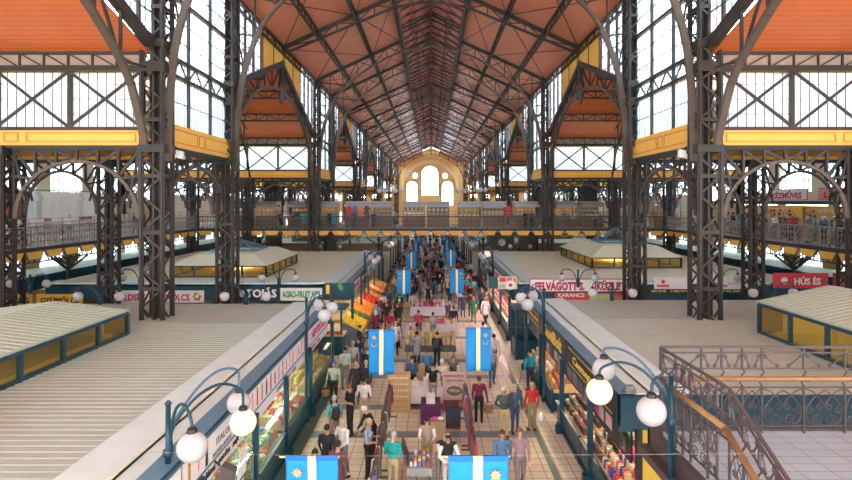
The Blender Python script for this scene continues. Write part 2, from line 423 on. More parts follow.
# transverse glazed walls above the side aisles (front and back of every narrow bay)
for s in (-1, 1):
    for i, a in enumerate(A0):
        for fb, y in ((0, a+0.25), (1, a+NB-0.25)):
            if fb == 1 and i > 2: continue
            xs = [s*(11.6+2.9*k) for k in range(7)]
            f = MB(); p = MB()
            for x in xs: f.box(x-.08, x+.08, y-.1, y+.1, 10.9, 13.25)
            for k in range(6):
                xa, xb = xs[k], xs[k+1]
                f.bar((xa, y-.1, 10.95), (xb, y-.1, 13.2), 0.12, 0.06, up=(0,1,0)); f.bar((xa, y-.12, 13.2), (xb, y-.12, 10.95), 0.12, 0.06, up=(0,1,0))
                for j in range(1, 8 if i < 3 else 0):
                    x = xa+(xb-xa)*j/8; f.box(x-.007, x+.007, y-.02, y+.02, 10.95, 13.2)
            for z in (11.5, 12.1, 12.7):
                f.box(min(xs[0], xs[-1]), max(xs[0], xs[-1]), y-.03, y+.03, z-.009, z+.009)
            for z in (10.9, 13.25): f.box(min(xs[0], xs[-1]), max(xs[0], xs[-1]), y-.15, y+.15, z-.07, z+.07)
            p.box(min(xs[0], xs[-1]), max(xs[0], xs[-1]), y+.03, y+.04, 10.95, 13.2)
            window(f, p)
            b = MB(); x0, x1 = sorted((s*11.5, s*XO)); b.box(x0, x1, y-.12, y+.12, 10.22, 10.9); trim(b, M['yellow'])
            b = MB()
            for k in range(3):
                for u0, u1 in ((s*(11.8+5.8*k), s*(16.2+5.8*k)), (s*(16.5+5.8*k), s*(17.1+5.8*k))):
                    u0, u1 = sorted((u0, u1))
                    for (c0, c1, d0, d1) in ((u0, u1, 10.36, 10.40), (u0, u1, 10.70, 10.74), (u0, u0+.05, 10.36, 10.74), (u1-.05, u1, 10.36, 10.74)):
                        b.box(c0, c1, y-.14, y-.125, d0, d1)
            trim(b, M['yline'])
            b = MB(); b.box(x0, x1, y-.1, y+.1, 13.3, 14.05); trim(b, cm((.36, .27, .22)))
            b = MB()
            b.box(x0, x1, y-.2, y-.05, 13.85, 13.98); b.box(x0, x1, y-.2, y-.05, 13.3, 13.42); b.box(x0, x1, y-.25, y+.2, 10.12, 10.22)
            for k in range(18):
                xa = s*(11.6+.97*k); xb = s*(11.6+.97*(k+1)); b.bar((xa, y-.14, 13.35), (xb, y-.14, 13.9), .05); b.bar((xa, y-.14, 13.35), (xa, y-.14, 13.95), .07)
            trim(b, M['truss'])
# end wall with the three tall arched windows and two roundels
b = MB(); y = YEND
def arch_pts(cx, hw, z0, z1, n=14):
    """arched opening outline, springing so that the crown is at z1"""
    sp = z1-hw
    return [(cx-hw, z0)]+[(cx-hw*math.cos(PI*k/n), sp+hw*math.sin(PI*k/n)) for k in range(n+1)]+[(cx+hw, z0)]
ops = [(-0.35, 2.9, 9.8, 19.6), (-6.2, 1.95, 6.6, 14.6), (5.4, 1.95, 6.6, 14.6)]
def end_wall():
    # columns of small slabs with the openings left out
    w = MB(); N = 110; x0, x1 = -11.4, 11.4
    for k in range(N):
        xa = x0+(x1-x0)*k/N; xb = x0+(x1-x0)*(k+1)/N; xc = (xa+xb)/2
        top = 25.6-max(0, abs(xc))*.46
        top = min(top, 25.6) 
        holes = []
        for cx, hw, z0, z1 in ops:
            if abs(xc-cx) < hw: holes.append((z0, z1-hw+math.sqrt(hw*hw-(xc-cx)**2)))
        for cx in (-5.2, 4.6):
            if abs(xc-cx) < 1.0: h = math.sqrt(1-(xc-cx)**2); holes.append((16.3-h, 16.3+h))
        holes.sort(); z = 0
        for h0, h1 in holes:
            if h0 > z: w.box(xa, xb, y, y+.6, z, h0)
            z = h1
        w.box(xa, xb, y, y+.6, z, top)
    struct(w, 'wall_back', M['wall'], keep=True)
end_wall()
for s in (-1, 1):   # end walls of the side aisles
    w = MB(); x0, x1 = sorted((s*11.3, s*29.3)); w.box(x0, x1, y, y+.6, 0, 9.0); w.box(x0, x1, y, y+.6, 13.0, 18.5)
    for k in range(5): xx = s*(11.8+4.2*k); w.box(xx-1, xx+1, y, y+.6, 9.0, 13.0)
    struct(w, 'wall_back', M['wall'], keep=True)
for cx, hw, z0, z1 in ops:
    f = MB(); p = MB(); pts = arch_pts(cx, hw, z0, z1)
    f.tube([(x, y-.05, z) for x, z in pts], .14, 6)
    n = 4 if hw > 2 else 3
    for k in range(1, n): xx = cx-hw+2*hw*k/n; f.box(xx-.06, xx+.06, y+.1, y+.2, z0, z1-.5)
    for k in range(1, 5): zz = z0+(z1-hw-z0)*k/4; f.box(cx-hw, cx+hw, y+.1, y+.2, zz-.06, zz+.06)
    p.prism([(x, y+.3, z) for x, z in pts], (0, .02, 0)); window(f, p)
for cx in (-5.2, 4.6):
    f = MB(); p = MB(); pts = [(cx+math.cos(2*PI*k/20), 16.3+math.sin(2*PI*k/20)) for k in range(20)]
    f.tube([(a, y-.05, c) for a, c in pts], .12, 6, closed=True); p.prism([(a, y+.3, c) for a, c in pts], (0, .02, 0)); window(f, p)
b = MB(); pts = [(-.35+8.9*math.cos(PI*k/40), 11.5+9.4*math.sin(PI*k/40)) for k in range(41)]
for k in range(40):
    b.bar((pts[k][0], y-.1, pts[k][1]), (pts[k+1][0], y-.1, pts[k+1][1]), .3, 1.0)
trim(b, M['wallw'])
# ================================================================ iron columns
def lattice_col(w, zt, steps, z0=0.0):
    """box column: four corner angles, laced faces, a solid web in the middle"""
    r = thing('iron_column', (0, 0, 0), 'x', 'column')
    h = w/2
    for sx in (-1, 1):
        for sy in (-1, 1):
            b = MB(); b.box(sx*h-.09, sx*h+.09, sy*h-.035, sy*h+.035, z0, zt); b.box(sx*h-.035, sx*h+.035, sy*h-.09, sy*h+.09, z0, zt); b.build('corner_angle', M['iron'], r)
    b = MB(); st = (zt-z0)/steps
    for k in range(steps):
        za = z0+st*k; zb = za+st; fl_ = k % 2
        for q in (-1, 1):
            a0, a1 = (-h, h) if fl_ else (h, -h)
            b.bar((a0, q*h, za), (a1, q*h, zb), .08, .03, up=(0,1,0)); b.bar((q*h, a0, za), (q*h, a1, zb), .08, .03, up=(1,0,0))
            if k % 3 == 0: b.box(-h, h, q*h-.03, q*h+.03, za-.08, za+.08); b.box(q*h-.03, q*h+.03, -h, h, za-.08, za+.08)
    b.build('lacing', M['iron'], r)
    b = MB(); b.box(-.13, .13, -.04, .04, z0, zt); b.box(-.04, .04, -h*.8, h*.8, z0, zt); b.build('web_plate', M['iron'], r)
    b = MB(); b.box(-h-.12, h+.12, -h-.12, h+.12, z0, z0+.5); b.box(-h-.05, h+.05, -h-.05, h+.05, z0+.5, z0+.9); b.build('base_plinth', M['iron'], r)
    b = MB()
    for zc in ((10.1, 13.3, 14.3) if zt > 12 else (10.0,)):
        b.box(-h-.1, h+.1, -h-.1, h+.1, zc-.15, zc+.15)
    b.build('collar', M['iron'], r)
    return r
ORD = ['nearest', 'second', 'third', 'fourth', 'fifth', 'sixth', 'seventh', 'eighth', 'ninth', 'tenth', 'eleventh', 'twelfth']
proto = lattice_col(0.84, 19.5, 26); first = True
k = {-1: 0, 1: 0}
for i, a in enumerate(A0):
    for yy in (a+.42, a+NB-.02):
        for s in (-1, 1):
            lab = 'tall dark iron lattice column, %s from the camera on the nave\'s %s side' % (ORD[k[s]], 'left' if s < 0 else 'right')
            k[s] += 1
            if first: o = proto; o.location = (s*11.1, yy, 0); tag(o, lab); o['group'] = 'lattice columns of the nave'; ROOT[o.name] = Vector(o.location); first = False
            else: dup(proto, (s*11.1, yy, 0), 0, lab, 'lattice columns of the nave')
proto2 = lattice_col(0.7, 10.2, 15); first = True
for i, a in enumerate(A0[:4]):
    for j, yy in enumerate((a+.3, a+NB-.3)):
        for s in (-1, 1):
            for q, x in enumerate((17.4, 22.6)):
                if q == 1 and i > 2: continue
                lab = 'short lattice column in the %s aisle, %s row from the nave, %s in depth' % ('left' if s < 0 else 'right', ('first', 'second')[q], ORD[2*i+j])
                if first: o = proto2; o.location = (s*x, yy, 0); tag(o, lab); o['group'] = 'aisle columns'; first = False
                else: dup(proto2, (s*x, yy, 0), 0, lab, 'aisle columns')
# curved nave brackets with scrollwork, springing from the columns
def bez(pts, n=12):
    out = []
    P = [Vector(p) for p in pts]
    for i in range(len(P)-1):
        p0 = P[max(i-1, 0)]; p1 = P[i]; p2 = P[i+1]; p3 = P[min(i+2, len(P)-1)]
        for k in range(n):
            t = k/n; out.append(0.5*((2*p1)+(-p0+p2)*t+(2*p0-5*p1+4*p2-p3)*t*t+(-p0+3*p1-3*p2+p3)*t**3))
    out.append(P[-1]); return out
LOW = bez([(10.65, 0, 9.6), (10.55, 0, 12.6), (10.2, 0, 15.0), (9.3, 0, 17.4), (7.9, 0, 19.1), (5.5, 0, 20.9), (3.0, 0, 22.1), (0, 0, 22.7)], 3)
def nave_truss(full):
    r = thing('roof_truss', (0, 0, 0), 'x', 'roof truss')
    top = lambda x: 19.35+(11.1-abs(x))*.466
    for s in (-1, 1):
        b = MB(); b.bar((s*11.1, 0, top(11.1)), (s*2.8, 0, top(2.8)), .2, .28); b.bar((s*2.8, 0, 23.2), (s*2.8, 0, 24.5), .2, .2); b.bar((s*2.8, 0, 24.35), (0, 0, 25.7), .14, .2)
        b.build('rafter', M['truss'], r)
        b = MB()
        if full:
            for p, q in zip(LOW, LOW[1:]): b.bar((s*p.x, 0, p.z), (s*q.x, 0, q.z), .22, .16)
            for p, q in zip(LOW[:12], LOW[1:13]): b.bar((s*p.x, 0, p.z), (s*q.x, 0, q.z), .30, .12)
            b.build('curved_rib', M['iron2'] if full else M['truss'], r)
            low = lambda x: np.interp(abs(x), [p.x for p in LOW[::-1]], [p.z for p in LOW[::-1]])
        else:
            low = lambda x: np.interp(abs(x), [0, 2.8, 11.1], [22.9, 22.4, 18.9])
            pts = [(11.1, 18.9), (2.8, 22.4), (0, 22.9)]
            for p, q in zip(pts, pts[1:]): b.bar((s*p[0], 0, p[1]), (s*q[0], 0, q[1]), .16, .16)
            b.build('lower_chord', M['truss'], r)
        b = MB(); xs = [10.9 if not full else 9.6, 8.4, 7.0, 5.6, 4.2, 2.8, 1.4, 0]
        for j, x in enumerate(xs):
            t = top(x) if x >= 2.8 else 24.35+(2.8-x)*.48
            b.bar((s*x, 0, low(x)), (s*x, 0, t), .08)
            if j < len(xs)-1:
                x2 = xs[j+1]; t2 = top(x2) if x2 >= 2.8 else 24.35+(2.8-x2)*.48
                if j % 2: b.bar((s*x, 0, low(x)), (s*x2, 0, t2), .07)
                else: b.bar((s*x, 0, t), (s*x2, 0, low(x2)), .07)
        if full:
            b.bar((s*11.0, 0, 19.3), (s*8.0, 0, low(8.0)), .12); b.bar((s*11.0, 0, 19.3), (s*10.2, 0, 15.2), .07); b.bar((s*11.0, 0, 17.2), (s*9.6, 0, 17.0), .08)
            b.bar((s*11.0, 0, 17.2), (s*10.2, 0, 15.0), .05)
        b.build('web_bracing', M['truss'], r)
        if full:   # pierced scroll spandrel between rib and column
            b = MB()
            for j, (z, rr) in enumerate([(13.6, .08), (14.1, .11), (14.7, .15), (15.35, .2), (16.0, .25), (16.75, .3)]):
                for cx, cz, r2 in ((10.72-rr*.5, z, rr), (10.62-rr*1.2, z+rr*.9, rr*.55)):
                    pts = [(s*(cx+r2*(1-t/20)*math.cos(t*.55+j)), 0, cz+r2*(1-t/20)*math.sin(t*.55+j)) for t in range(16)]
                    b.tube(pts, .022, 5)
            b.build('scroll_spandrel', M['iron'], r)
    b = MB(); b.bar((0, 0, 22.5), (0, 0, 25.8), .14); b.ball((0, 0, 22.5), .2, n=8, k=6); b.build('king_post', M['truss'], r)
    return r
tf = nave_truss(True); tm = nave_truss(False)
ys = []
for a in [-8.4-0.0]+A0: ys += [(a+.42, 1), (a+NB, 1), (a+NB+11.3, 0)]
ys = [q for q in ys if -1 < q[0] < YEND]
used = {0: False, 1: False}; cnt = 0
for y, fu in ys:
    if y < 18: continue
    pr = tf if fu else tm
    lab = 'dark iron roof truss over the nave, %s from the camera%s' % (ORD[cnt] if cnt < 12 else {12: 'thirteenth', 13: 'fourteenth', 14: 'fifteenth', 15: 'sixteenth', 16: 'seventeenth', 17: 'eighteenth', 18: 'nineteenth'}.get(cnt, 'last'), ', curved ribs reaching columns' if fu else ', between columns')
    cnt += 1
    if not used[fu]: pr.location = (0, y, 0); tag(pr, lab); pr['group'] = 'nave roof trusses'; used[fu] = True
    else: dup(pr, (0, y, 0), 0, lab, 'nave roof trusses')
# longitudinal lattice purlins
def purlin(x, z, w, dpt, name, label):
    r = thing(name, (x, 90, z), label, 'roof beam', 'purlins')
    b = MB(); b.box(x-w/2, x+w/2, 8, YEND, z-.06, z+.06); b.box(x-w/2, x+w/2, 8, YEND, z-dpt-.05, z-dpt+.05); b.build('chord', M['truss'], r)
    b = MB(); y = 8.0; j = 0
    while y < YEND-1:
        za, zb = (z, z-dpt) if j % 2 else (z-dpt, z)
        b.bar((x, y, za), (x, y+.95, zb), .07, .07); y += .95; j += 1
    b.build('lacing', M['truss'], r)
for s in (-1, 1):
    sd = 'left' if s < 0 else 'right'
    for x, nm in ((8.4, 'lower'), (5.6, 'upper')):
        purlin(s*x, 19.45+(11.1-x)*.466-.05, .16, .55, 'roof_purlin', '%s lattice purlin running the length of the %s roof slope' % (nm, sd))
    purlin(s*2.8, 23.3, .22, .5, 'roof_purlin', 'lattice purlin along the %s edge of the roof lantern' % sd)
    purlin(s*10.9, 19.35, .2, .5, 'roof_purlin', 'lattice eaves beam along the top of the %s clerestory' % sd)
purlin(0, 25.65, .18, .5, 'ridge_beam', 'ridge beam along the very top of the roof lantern')
# lantern rafters
rr = thing('lantern_rafter', (0, 0, 0), 'x', 'rafter')
for s in (-1, 1):
    b = MB(); b.bar((s*2.8, 0, 24.3), (0, 0, 25.6), .12, .16); b.bar((s*2.75, 0, 23.4), (s*1.2, 0, 25.0), .07); b.bar((s*2.8, 0, 24.3), (s*1.4, 0, 25.2), .06); b.build('sloping_rafter', M['truss'], rr)
y = 22.0; fst = True; gl = 'rafter of the raised roof lantern in the middle of the ceiling'
while y < YEND:
    if fst: rr.location = (0, y, 0); tag(rr, gl, 'rafter', 'rafters of the roof lantern'); fst = False
    else: dup(rr, (0, y, 0), 0, gl)
    y += 2.06 if y < 100 else 4.12
# diagonal wind bracing rods under the roof
allY = [q[0] for q in ys]
b = MB()
top = lambda x: 19.25+(11.1-abs(x))*.466
for s in (-1, 1):
    for ya, yb in zip(allY, allY[1:]):
        if ya < 15: continue
        for xa, xb in ((11, 5.6), (5.6, 2.8)):
            b.bar((s*xa, ya, top(xa)), (s*xb, yb, top(xb)), .05); b.bar((s*xb, ya, top(xb)), (s*xa, yb, top(xa)), .05)
o = b.build('wind_bracing', M['truss'], None); tag(o, 'crossed diagonal rods bracing the nave roof between its trusses', 'roof bracing')
# ---- gable trusses in the transept mouths
def gable_truss(first_):
    r = thing('gable_truss', (0, 0, 0), 'x', 'gable truss'); hw = 11.3
    w = .32 if first_ else .18
    zl = lambda y: 18.15-3.9*abs(y)/hw
    for sg in (-1, 1):
        b = MB(); b.bar((0, 0, 18.2), (0, sg*hw, 14.25), w, w*1.2); b.build('rafter', M['iron'], r)
        ap = bez([(0, sg*10.9, 10.2), (0, sg*10.5, 11.2), (0, sg*9.4, 12.9), (0, sg*6.3, 14.9), (0, sg*3.4, 15.8), (0, 0, 16.2)], 3)
        b = MB()
        for p, q in zip(ap, ap[1:]): b.bar(p, q, .26 if first_ else .14, .16)
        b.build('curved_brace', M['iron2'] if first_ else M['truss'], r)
        b = MB(); yy = [9.2, 7.6, 5.9, 4.2, 2.4, 0]
        lo = lambda y: float(np.interp(abs(y), [0, 3.4, 6.3, 9.4, 10.9], [16.2, 15.8, 14.9, 12.9, 10.2]))
        for k, y in enumerate(yy):
            b.bar((0, sg*y, lo(y)), (0, sg*y, zl(y)), .1)
            if k < 5: b.bar((0, sg*y, zl(y)), (0, sg*yy[k+1], lo(yy[k+1])), .09) if k % 2 else b.bar((0, sg*y, lo(y)), (0, sg*yy[k+1], zl(yy[k+1])), .09)
        b.bar((0, sg*11.0, 13.2), (0, sg*9.2, lo(9.2)), .1)
        b.build('web_bracing', M['truss'], r)
    b = MB(); b.bar((0, 0, 15.9), (0, 0, 18.4), .3 if first_ else .15)
    if first_: b.lathe([(.05, -.5), (.22, 0), (.28, 1.0), (.16, 1.5)], (0, 0, 15.6), 8)
    b.build('king_post', M['truss'], r)
    return r
gt1 = gable_truss(True); gt2 = gable_truss(False); u1 = u2 = False
PL = ['nearest', 'second', 'third', 'fourth', 'fifth']
for i in range(5):
    c = 11.1+31*i
    for s in (-1, 1):
        sd = 'left' if s < 0 else 'right'
        lab = 'gabled iron truss spanning the %s transept mouth on the %s' % (PL[i], sd)
        if not u1: gt1.location = (s*11.1, c, 0); tag(gt1, lab); gt1['group'] = 'transept mouth trusses'; u1 = True
        else: dup(gt1, (s*11.1, c, 0), 0, lab, 'transept mouth trusses')
        if i < 3:
            for q, x in enumerate((16.9, 22.6)):
                lab = '%s inner truss under the orange roof, %s transept on the %s' % (('first', 'second')[q], PL[i], sd)
                if not u2: gt2.location = (s*x, c, 0); tag(gt2, lab); gt2['group'] = 'inner transept trusses'; u2 = True
                else: dup(gt2, (s*x, c, 0), 0, lab, 'inner transept trusses')
def tpurlin():
    r = thing('transept_purlin', (0, 0, 0), 'x', 'roof beam')
    b = MB(); b.box(0, 17.6, -.07, .07, -.06, .06); b.box(0, 17.6, -.07, .07, -.62, -.5); b.build('chord', M['truss'], r)
    b = MB()
    for k in range(18):
        za, zb = (0, -.56) if k % 2 else (-.56, 0); b.bar((k*.977, 0, za), ((k+1)*.977, 0, zb), .07)
        b.bar((k*.977, 0, -.56), (k*.977, 0, 0), .08)
    b.build('lacing', M['truss'], r); return r
tp = tpurlin(); u = False
for i in range(4):
    c = 11.1+31*i
    for s in (-1, 1):
        for q, (dy) in enumerate((-7.3, -3.6, 3.6, 7.3)):
            if i == 0 and dy < 0: continue
            z = 18.2-3.95*abs(dy)/11.3-.12
            lab = 'purlin under the orange roof, %s transept on the %s, %s' % (PL[i], 'left' if s < 0 else 'right', ('low on the near slope', 'high on the near slope', 'high on the far slope', 'low on the far slope')[q])
            if not u: o = tp; o.location = (s*11.3, c+dy, z); tag(o, lab); o['group'] = 'transept purlins'; o.rotation_euler.z = PI if s < 0 else 0; u = True
            else: o = dup(tp, (s*11.3, c+dy, z), PI if s < 0 else 0, lab, 'transept purlins')
# ---- arcade arches
def arcade(L, zs, zc, name='arcade_arch', depth=.6):
    """lattice girder over an arch of span L, origin at the left springing, in the XZ plane"""
    r = thing(name, (0, 0, 0), 'x', 'arch')
    b = MB(); b.box(0, L, -.1, .1, 10.04, 10.18); b.build('girder', M['iron'], r)
    n = 20; cx = L/2; hw = L/2-.35; pts = [(cx-hw*math.cos(PI*k/n), zs+(zc-zs)*math.sin(PI*k/n)) for k in range(n+1)]
    b = MB()
    for p, q in zip(pts, pts[1:]): b.bar((p[0], 0, p[1]), (q[0], 0, q[1]), .17, .13)
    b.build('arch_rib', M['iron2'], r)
    b = MB(); xs = np.linspace(.3, L-.3, 7)
    z_at = lambda x: zs+(zc-zs)*math.sqrt(max(0, 1-((x-cx)/hw)**2))
    for k, x in enumerate(xs):
        b.bar((x, 0, z_at(x)), (x, 0, 10.05), .1)
        if k < 6:
            x2 = xs[k+1]
            if k < 3: b.bar((x, 0, 10.05), (x2, 0, z_at(x2)), .11, .05, up=(0,1,0))
            else: b.bar((x, 0, z_at(x)), (x2, 0, 10.05), .11, .05, up=(0,1,0))
    for sg in (0, 1):
        X = lambda u: u if not sg else L-u
        b.bar((X(.35), 0, 9.0), (X(L*.2), 0, 8.9), .1); b.bar((X(.3), 0, 8.2), (X(L*.13), 0, 8.3), .08); b.bar((X(.3), 0, 10.0), (X(.75), 0, 8.0), .08)
        b.lathe([(.06, -.1), (.13, 0), (.06, .1)], (X(L*.13), 0, 8.35), 8)
    b.build('spandrel_bracing', M['iron'], r); return r
AR = {}
for i, a in enumerate(A0[:4]):
    for s in (-1, 1):
        sd = 'left' if s < 0 else 'right'
        for fb, yy in ((0, a+.3), (1, a+NB-.3)):
            for q, (x0, x1) in enumerate(((11.45, 17.1), (17.7, 22.3), (22.9, 28.9))):
                if q > 0 and i > 2: continue
                L = round(x1-x0, 2); key = L
                if key not in AR: AR[key] = [arcade(L, 7.3, 9.6), False]
                lab = 'iron arch across the %s aisle, %s, %s bay, %s' % (sd, ('span beside the nave', 'middle span', 'span beside the wall')[q], PL[i], ('near face', 'far face')[fb])
                loc = (x0 if s > 0 else -x1, yy, 0)
                if not AR[key][1]: o = AR[key][0]; o.location = loc; tag(o, lab); o['group'] = 'aisle arches'; AR[key][1] = True
                else: dup(AR[key][0], loc, 0, lab, 'aisle arches')
        L = 7.1; key = 'n'
        if key not in AR: AR[key] = [arcade(L, 7.4, 9.6), False]
        lab = 'iron arch below the yellow clerestory panel, %s bay, %s of nave' % (PL[i], sd)
        loc = (s*11.1, a+.85, 0)
        if not AR[key][1]: o = AR[key][0]; o.location = loc; o.rotation_euler.z = PI/2; tag(o, lab); o['group'] = 'nave arches'; AR[key][1] = True
        else: dup(AR[key][0], loc, PI/2, lab, 'nave arches')
# ================================================================ galleries, footbridge, railings
def scroll(b, cx, cz, r, turns=1.4, ph=0.0, flip=1, y=0.0, t=.012, n=4, N=16):
    pts = [(cx+flip*r*(1-.75*k/N)*math.cos(ph+turns*2*PI*k/N), y, cz+r*(1-.75*k/N)*math.sin(ph+turns*2*PI*k/N)) for k in range(N+1)]
    b.tube(pts, t, n)
def gallery_panel_mesh():
    b = MB()
    for x in (0, .5, 1.0, 1.5): b.bar((x, 0, 0), (x, 0, 1.12), .045)
    for z in (.08, 1.0, 1.1): b.bar((0, 0, z), (1.5, 0, z), .04)
    for x in (.25, .75, 1.25):
        for f in (-1, 1):
            scroll(b, x+f*.1, .32, .11, 1.2, PI/2, f, 0, .016, 3, 9); scroll(b, x+f*.1, .72, .1, 1.2, -PI/2, f, 0, .016, 3, 9)
        b.bar((x, 0, .1), (x, 0, 1.0), .03)
    return b
PAN = None
def railing(x0, y0, x1, y1, z, label, mt='grail'):
    global PAN
    L = math.hypot(x1-x0, y1-y0); n = max(1, int(L/1.5)); rz = math.atan2(y1-y0, x1-x0)
    r = thing('gallery_railing', (x0, y0, z), label, 'railing', 'gallery railings', rz)
    ROOT[r.name] = Vector((0, 0, 0))
    for k in range(n):
        if PAN is None: o = gallery_panel_mesh().build('scroll_panel', M['rail'], r); PAN = o
        else: o = PAN.copy(); COL.objects.link(o); o.parent = r
        o.location = (k*L/n, 0, 0); o.scale = (L/n/1.5, 1, 1); o.material_slots[0].link = 'OBJECT'; o.material_slots[0].material = M[mt]
    b = MB(); b.box(0, L, -.04, .04, 1.12, 1.18); b.build('handrail', M[mt], r)
    b = MB()
    for zz in (1.35, 1.6): b.bar((0, 0, zz), (L, 0, zz), .03)
    for k in range(n+1): b.bar((k*L/n, 0, 1.1), (k*L/n, 0, 1.62), .035)
    b.build('upper_rail', M[mt], r)
    return r
def deck_edge(x0, y0, x1, y1, z, label, yel=True):
    """edge truss below a deck, with yellow panels set between its brackets"""
    L = math.hypot(x1-x0, y1-y0); rz = math.atan2(y1-y0, x1-x0)
    r = thing('gallery_edge', (x0, y0, z), label, 'gallery edge', 'gallery edges', rz); ROOT[r.name] = Vector((0, 0, 0))
    b = MB(); b.box(0, L, -.1, .1, -.22, 0); b.box(0, L, -.05, .05, -.86, -.80); b.build('edge_beam', M['iron'], r)
    b = MB(); n = int(L/1.55); w = L/n
    for k in range(n):
        b.bar((k*w, 0, -.2), (k*w+w*.25, 0, -.82), .06); b.bar((k*w+w*.5, 0, -.82), (k*w+w*.25, 0, -.3), .05); b.bar((k*w+w, 0, -.2), (k*w+w*.75, 0, -.82), .06); b.bar((k*w+w*.5, 0, -.82), (k*w+w*.75, 0, -.3), .05)
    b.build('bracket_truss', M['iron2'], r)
    b = MB()
    for k in range(n):
        b.prism([(k*w+.14, -.07, -.24), (k*w+w-.14, -.07, -.24), (k*w+w-.36, -.07, -.64), (k*w+.36, -.07, -.64)], (0, .14, 0))
    b.build('edge_panel', M['yellow'], r)
    return r
def fan_post(x, y, label):
    r = thing('gallery_post', (x, y, 0), label, 'post', 'gallery posts')
    b = MB(); b.lathe([(.22, 0), (.22, .3), (.12, .4), (.11, 3.6), (.17, 3.7), (.1, 3.8), (.1, 4.5)], (x, y, 0), 10); b.build('shaft', M['iron'], r)
    b = MB()
    for dx, dy in ((1, 0), (-1, 0), (0, 1), (0, -1)):
        for k in (.45, .9, 1.3): b.bar((x, y, 4.5-k*.75), (x+dx*k, y+dy*k, 4.5), .06)
        b.bar((x, y, 3.6), (x+dx*1.2, y+dy*1.2, 4.5), .08)
    b.build('fan_bracket', M['iron'], r)
    return r
for s in (-1, 1):
    sd = 'left' if s < 0 else 'right'
    b = MB(); x0, x1 = sorted((s*22.3, s*XO)); b.box(x0, x1, 2, 125, 5.15, 5.4); struct(b, 'floor', M['stone'], keep=True)
    segs = [(13.0, 22.6), (22.6, 31.0), (31.0, 42.3), (42.3, 53.4), (62.2, 73), (73, 84.6)]
    for q, (ya, yb) in enumerate(segs):
        w_ = ('nearest stretch', 'second stretch', 'third stretch', 'fourth stretch, up to the footbridge', 'first stretch past the footbridge', 'far stretch past the footbridge')[q]
        railing(s*22.2, ya, s*22.2, yb, 5.4, 'glow-paled scrollwork railing of the %s gallery, %s' % (sd, w_))
        deck_edge(s*22.2, ya, s*22.2, yb, 5.4, 'iron gallery edge with yellow panels, %s side, %s' % (sd, w_))
    for q, y in enumerate((26.8, 36.6, 47.5)):
        fan_post(s*23.4, y, 'fan-headed iron post holding up the %s gallery, %s from the camera' % (sd, ORD[q]))
# footbridge across the nave
yb0, yb1 = 53.9, 62.0
b = MB(); b.box(-22.3, 22.3, yb0, yb1, 5.05, 5.4); struct(b, 'floor', M['stone'], keep=True)
railing(-22.2, yb0, 22.2, yb0, 5.4, 'long scrollwork railing along the near side of the footbridge', 'rail')
deck_edge(-22.2, yb0-.05, 22.2, yb0-.05, 5.4, 'near edge of the footbridge with its row of yellow panels')
for q, x in enumerate((-16.5, -5.0, 5.0, 16.5)):
    fan_post(x, yb0+.6, 'fan-headed iron post under the footbridge, %s' % ('beyond the left aisle', 'left of the central aisle', 'right of the central aisle', 'beyond the right aisle')[q])
def kiosk(seed, x, w, lab, glow):
    R_ = random.Random(seed); y = 56.6; z = 5.4
    r = thing('bridge_kiosk', (x, y, z), lab, 'kiosk', 'kiosks on the footbridge')
    b = MB()
    for xx in (x-w/2, x+w/2):
        for yy in (y-.9, y+.9): b.box(xx-.04, xx+.04, yy-.04, yy+.04, z, z+2.4)
    for zz in (2.3,): b.box(x-w/2, x+w/2, y-.95, y-.85, z+zz-.04, z+zz+.04)
    b.build('frame', M['kframe'], r)
    b = MB(); n = 8
    pts = [(x-w/2-.05, y-1.25+1.2*math.sin(PI/2*k/n)*1.0, 0) for k in range(n+1)]
    pts = [(x-w/2-.05, y-1.3+1.3*(k/n), z+2.05+.5*math.sin(PI/2*(k/n)**.8)) for k in range(n+1)]
    for p, q in zip(pts, pts[1:]): b.prism([p, q, (q[0], q[1], q[2]-.05), (p[0], p[1], p[2]-.05)], (w+.1, 0, 0))
    b.box(x-w/2-.05, x+w/2+.05, y, y+1.1, z+2.52, z+2.57); b.build('curved_canopy', M['canopy'], r)
    b = MB(); b.box(x-w/2, x+w/2, y+.85, y+.92, z, z+2.45); b.build('back_panel', cm([(.42, .30, .18), (.55, .48, .4), (.2, .15, .13), (.5, .35, .2), (.6, .55, .5)][seed % 5]), r)
    b = MB(); b.box(x-w/2, x+w/2, y-.95, y-.3, z, z+1.0); b.build('counter', cm((.25, .17, .13)), r)
    for zz in (1.2, 1.6, 2.0):
        b = MB(); b.box(x-w/2+.05, x+w/2-.05, y+.3, y+.85, z+zz, z+zz+.04); b.build('shelf', M['lwood'], r)
    b = MB(); b.box(x-w/2+.1, x+w/2-.1, y-.5, y-.35, z+2.2, z+2.24); b.build('lamp_strip', M['warmtube' if glow else 'whitetube'], r)
    pal = [(.6, .08, .08), (.7, .6, .45), (.12, .1, .1), (.75, .72, .7), (.5, .3, .12), (.15, .2, .4), (.8, .4, .1), (.2, .35, .15)]
    cols = R_.sample(pal, 3)
    return r, cols
souv = {}
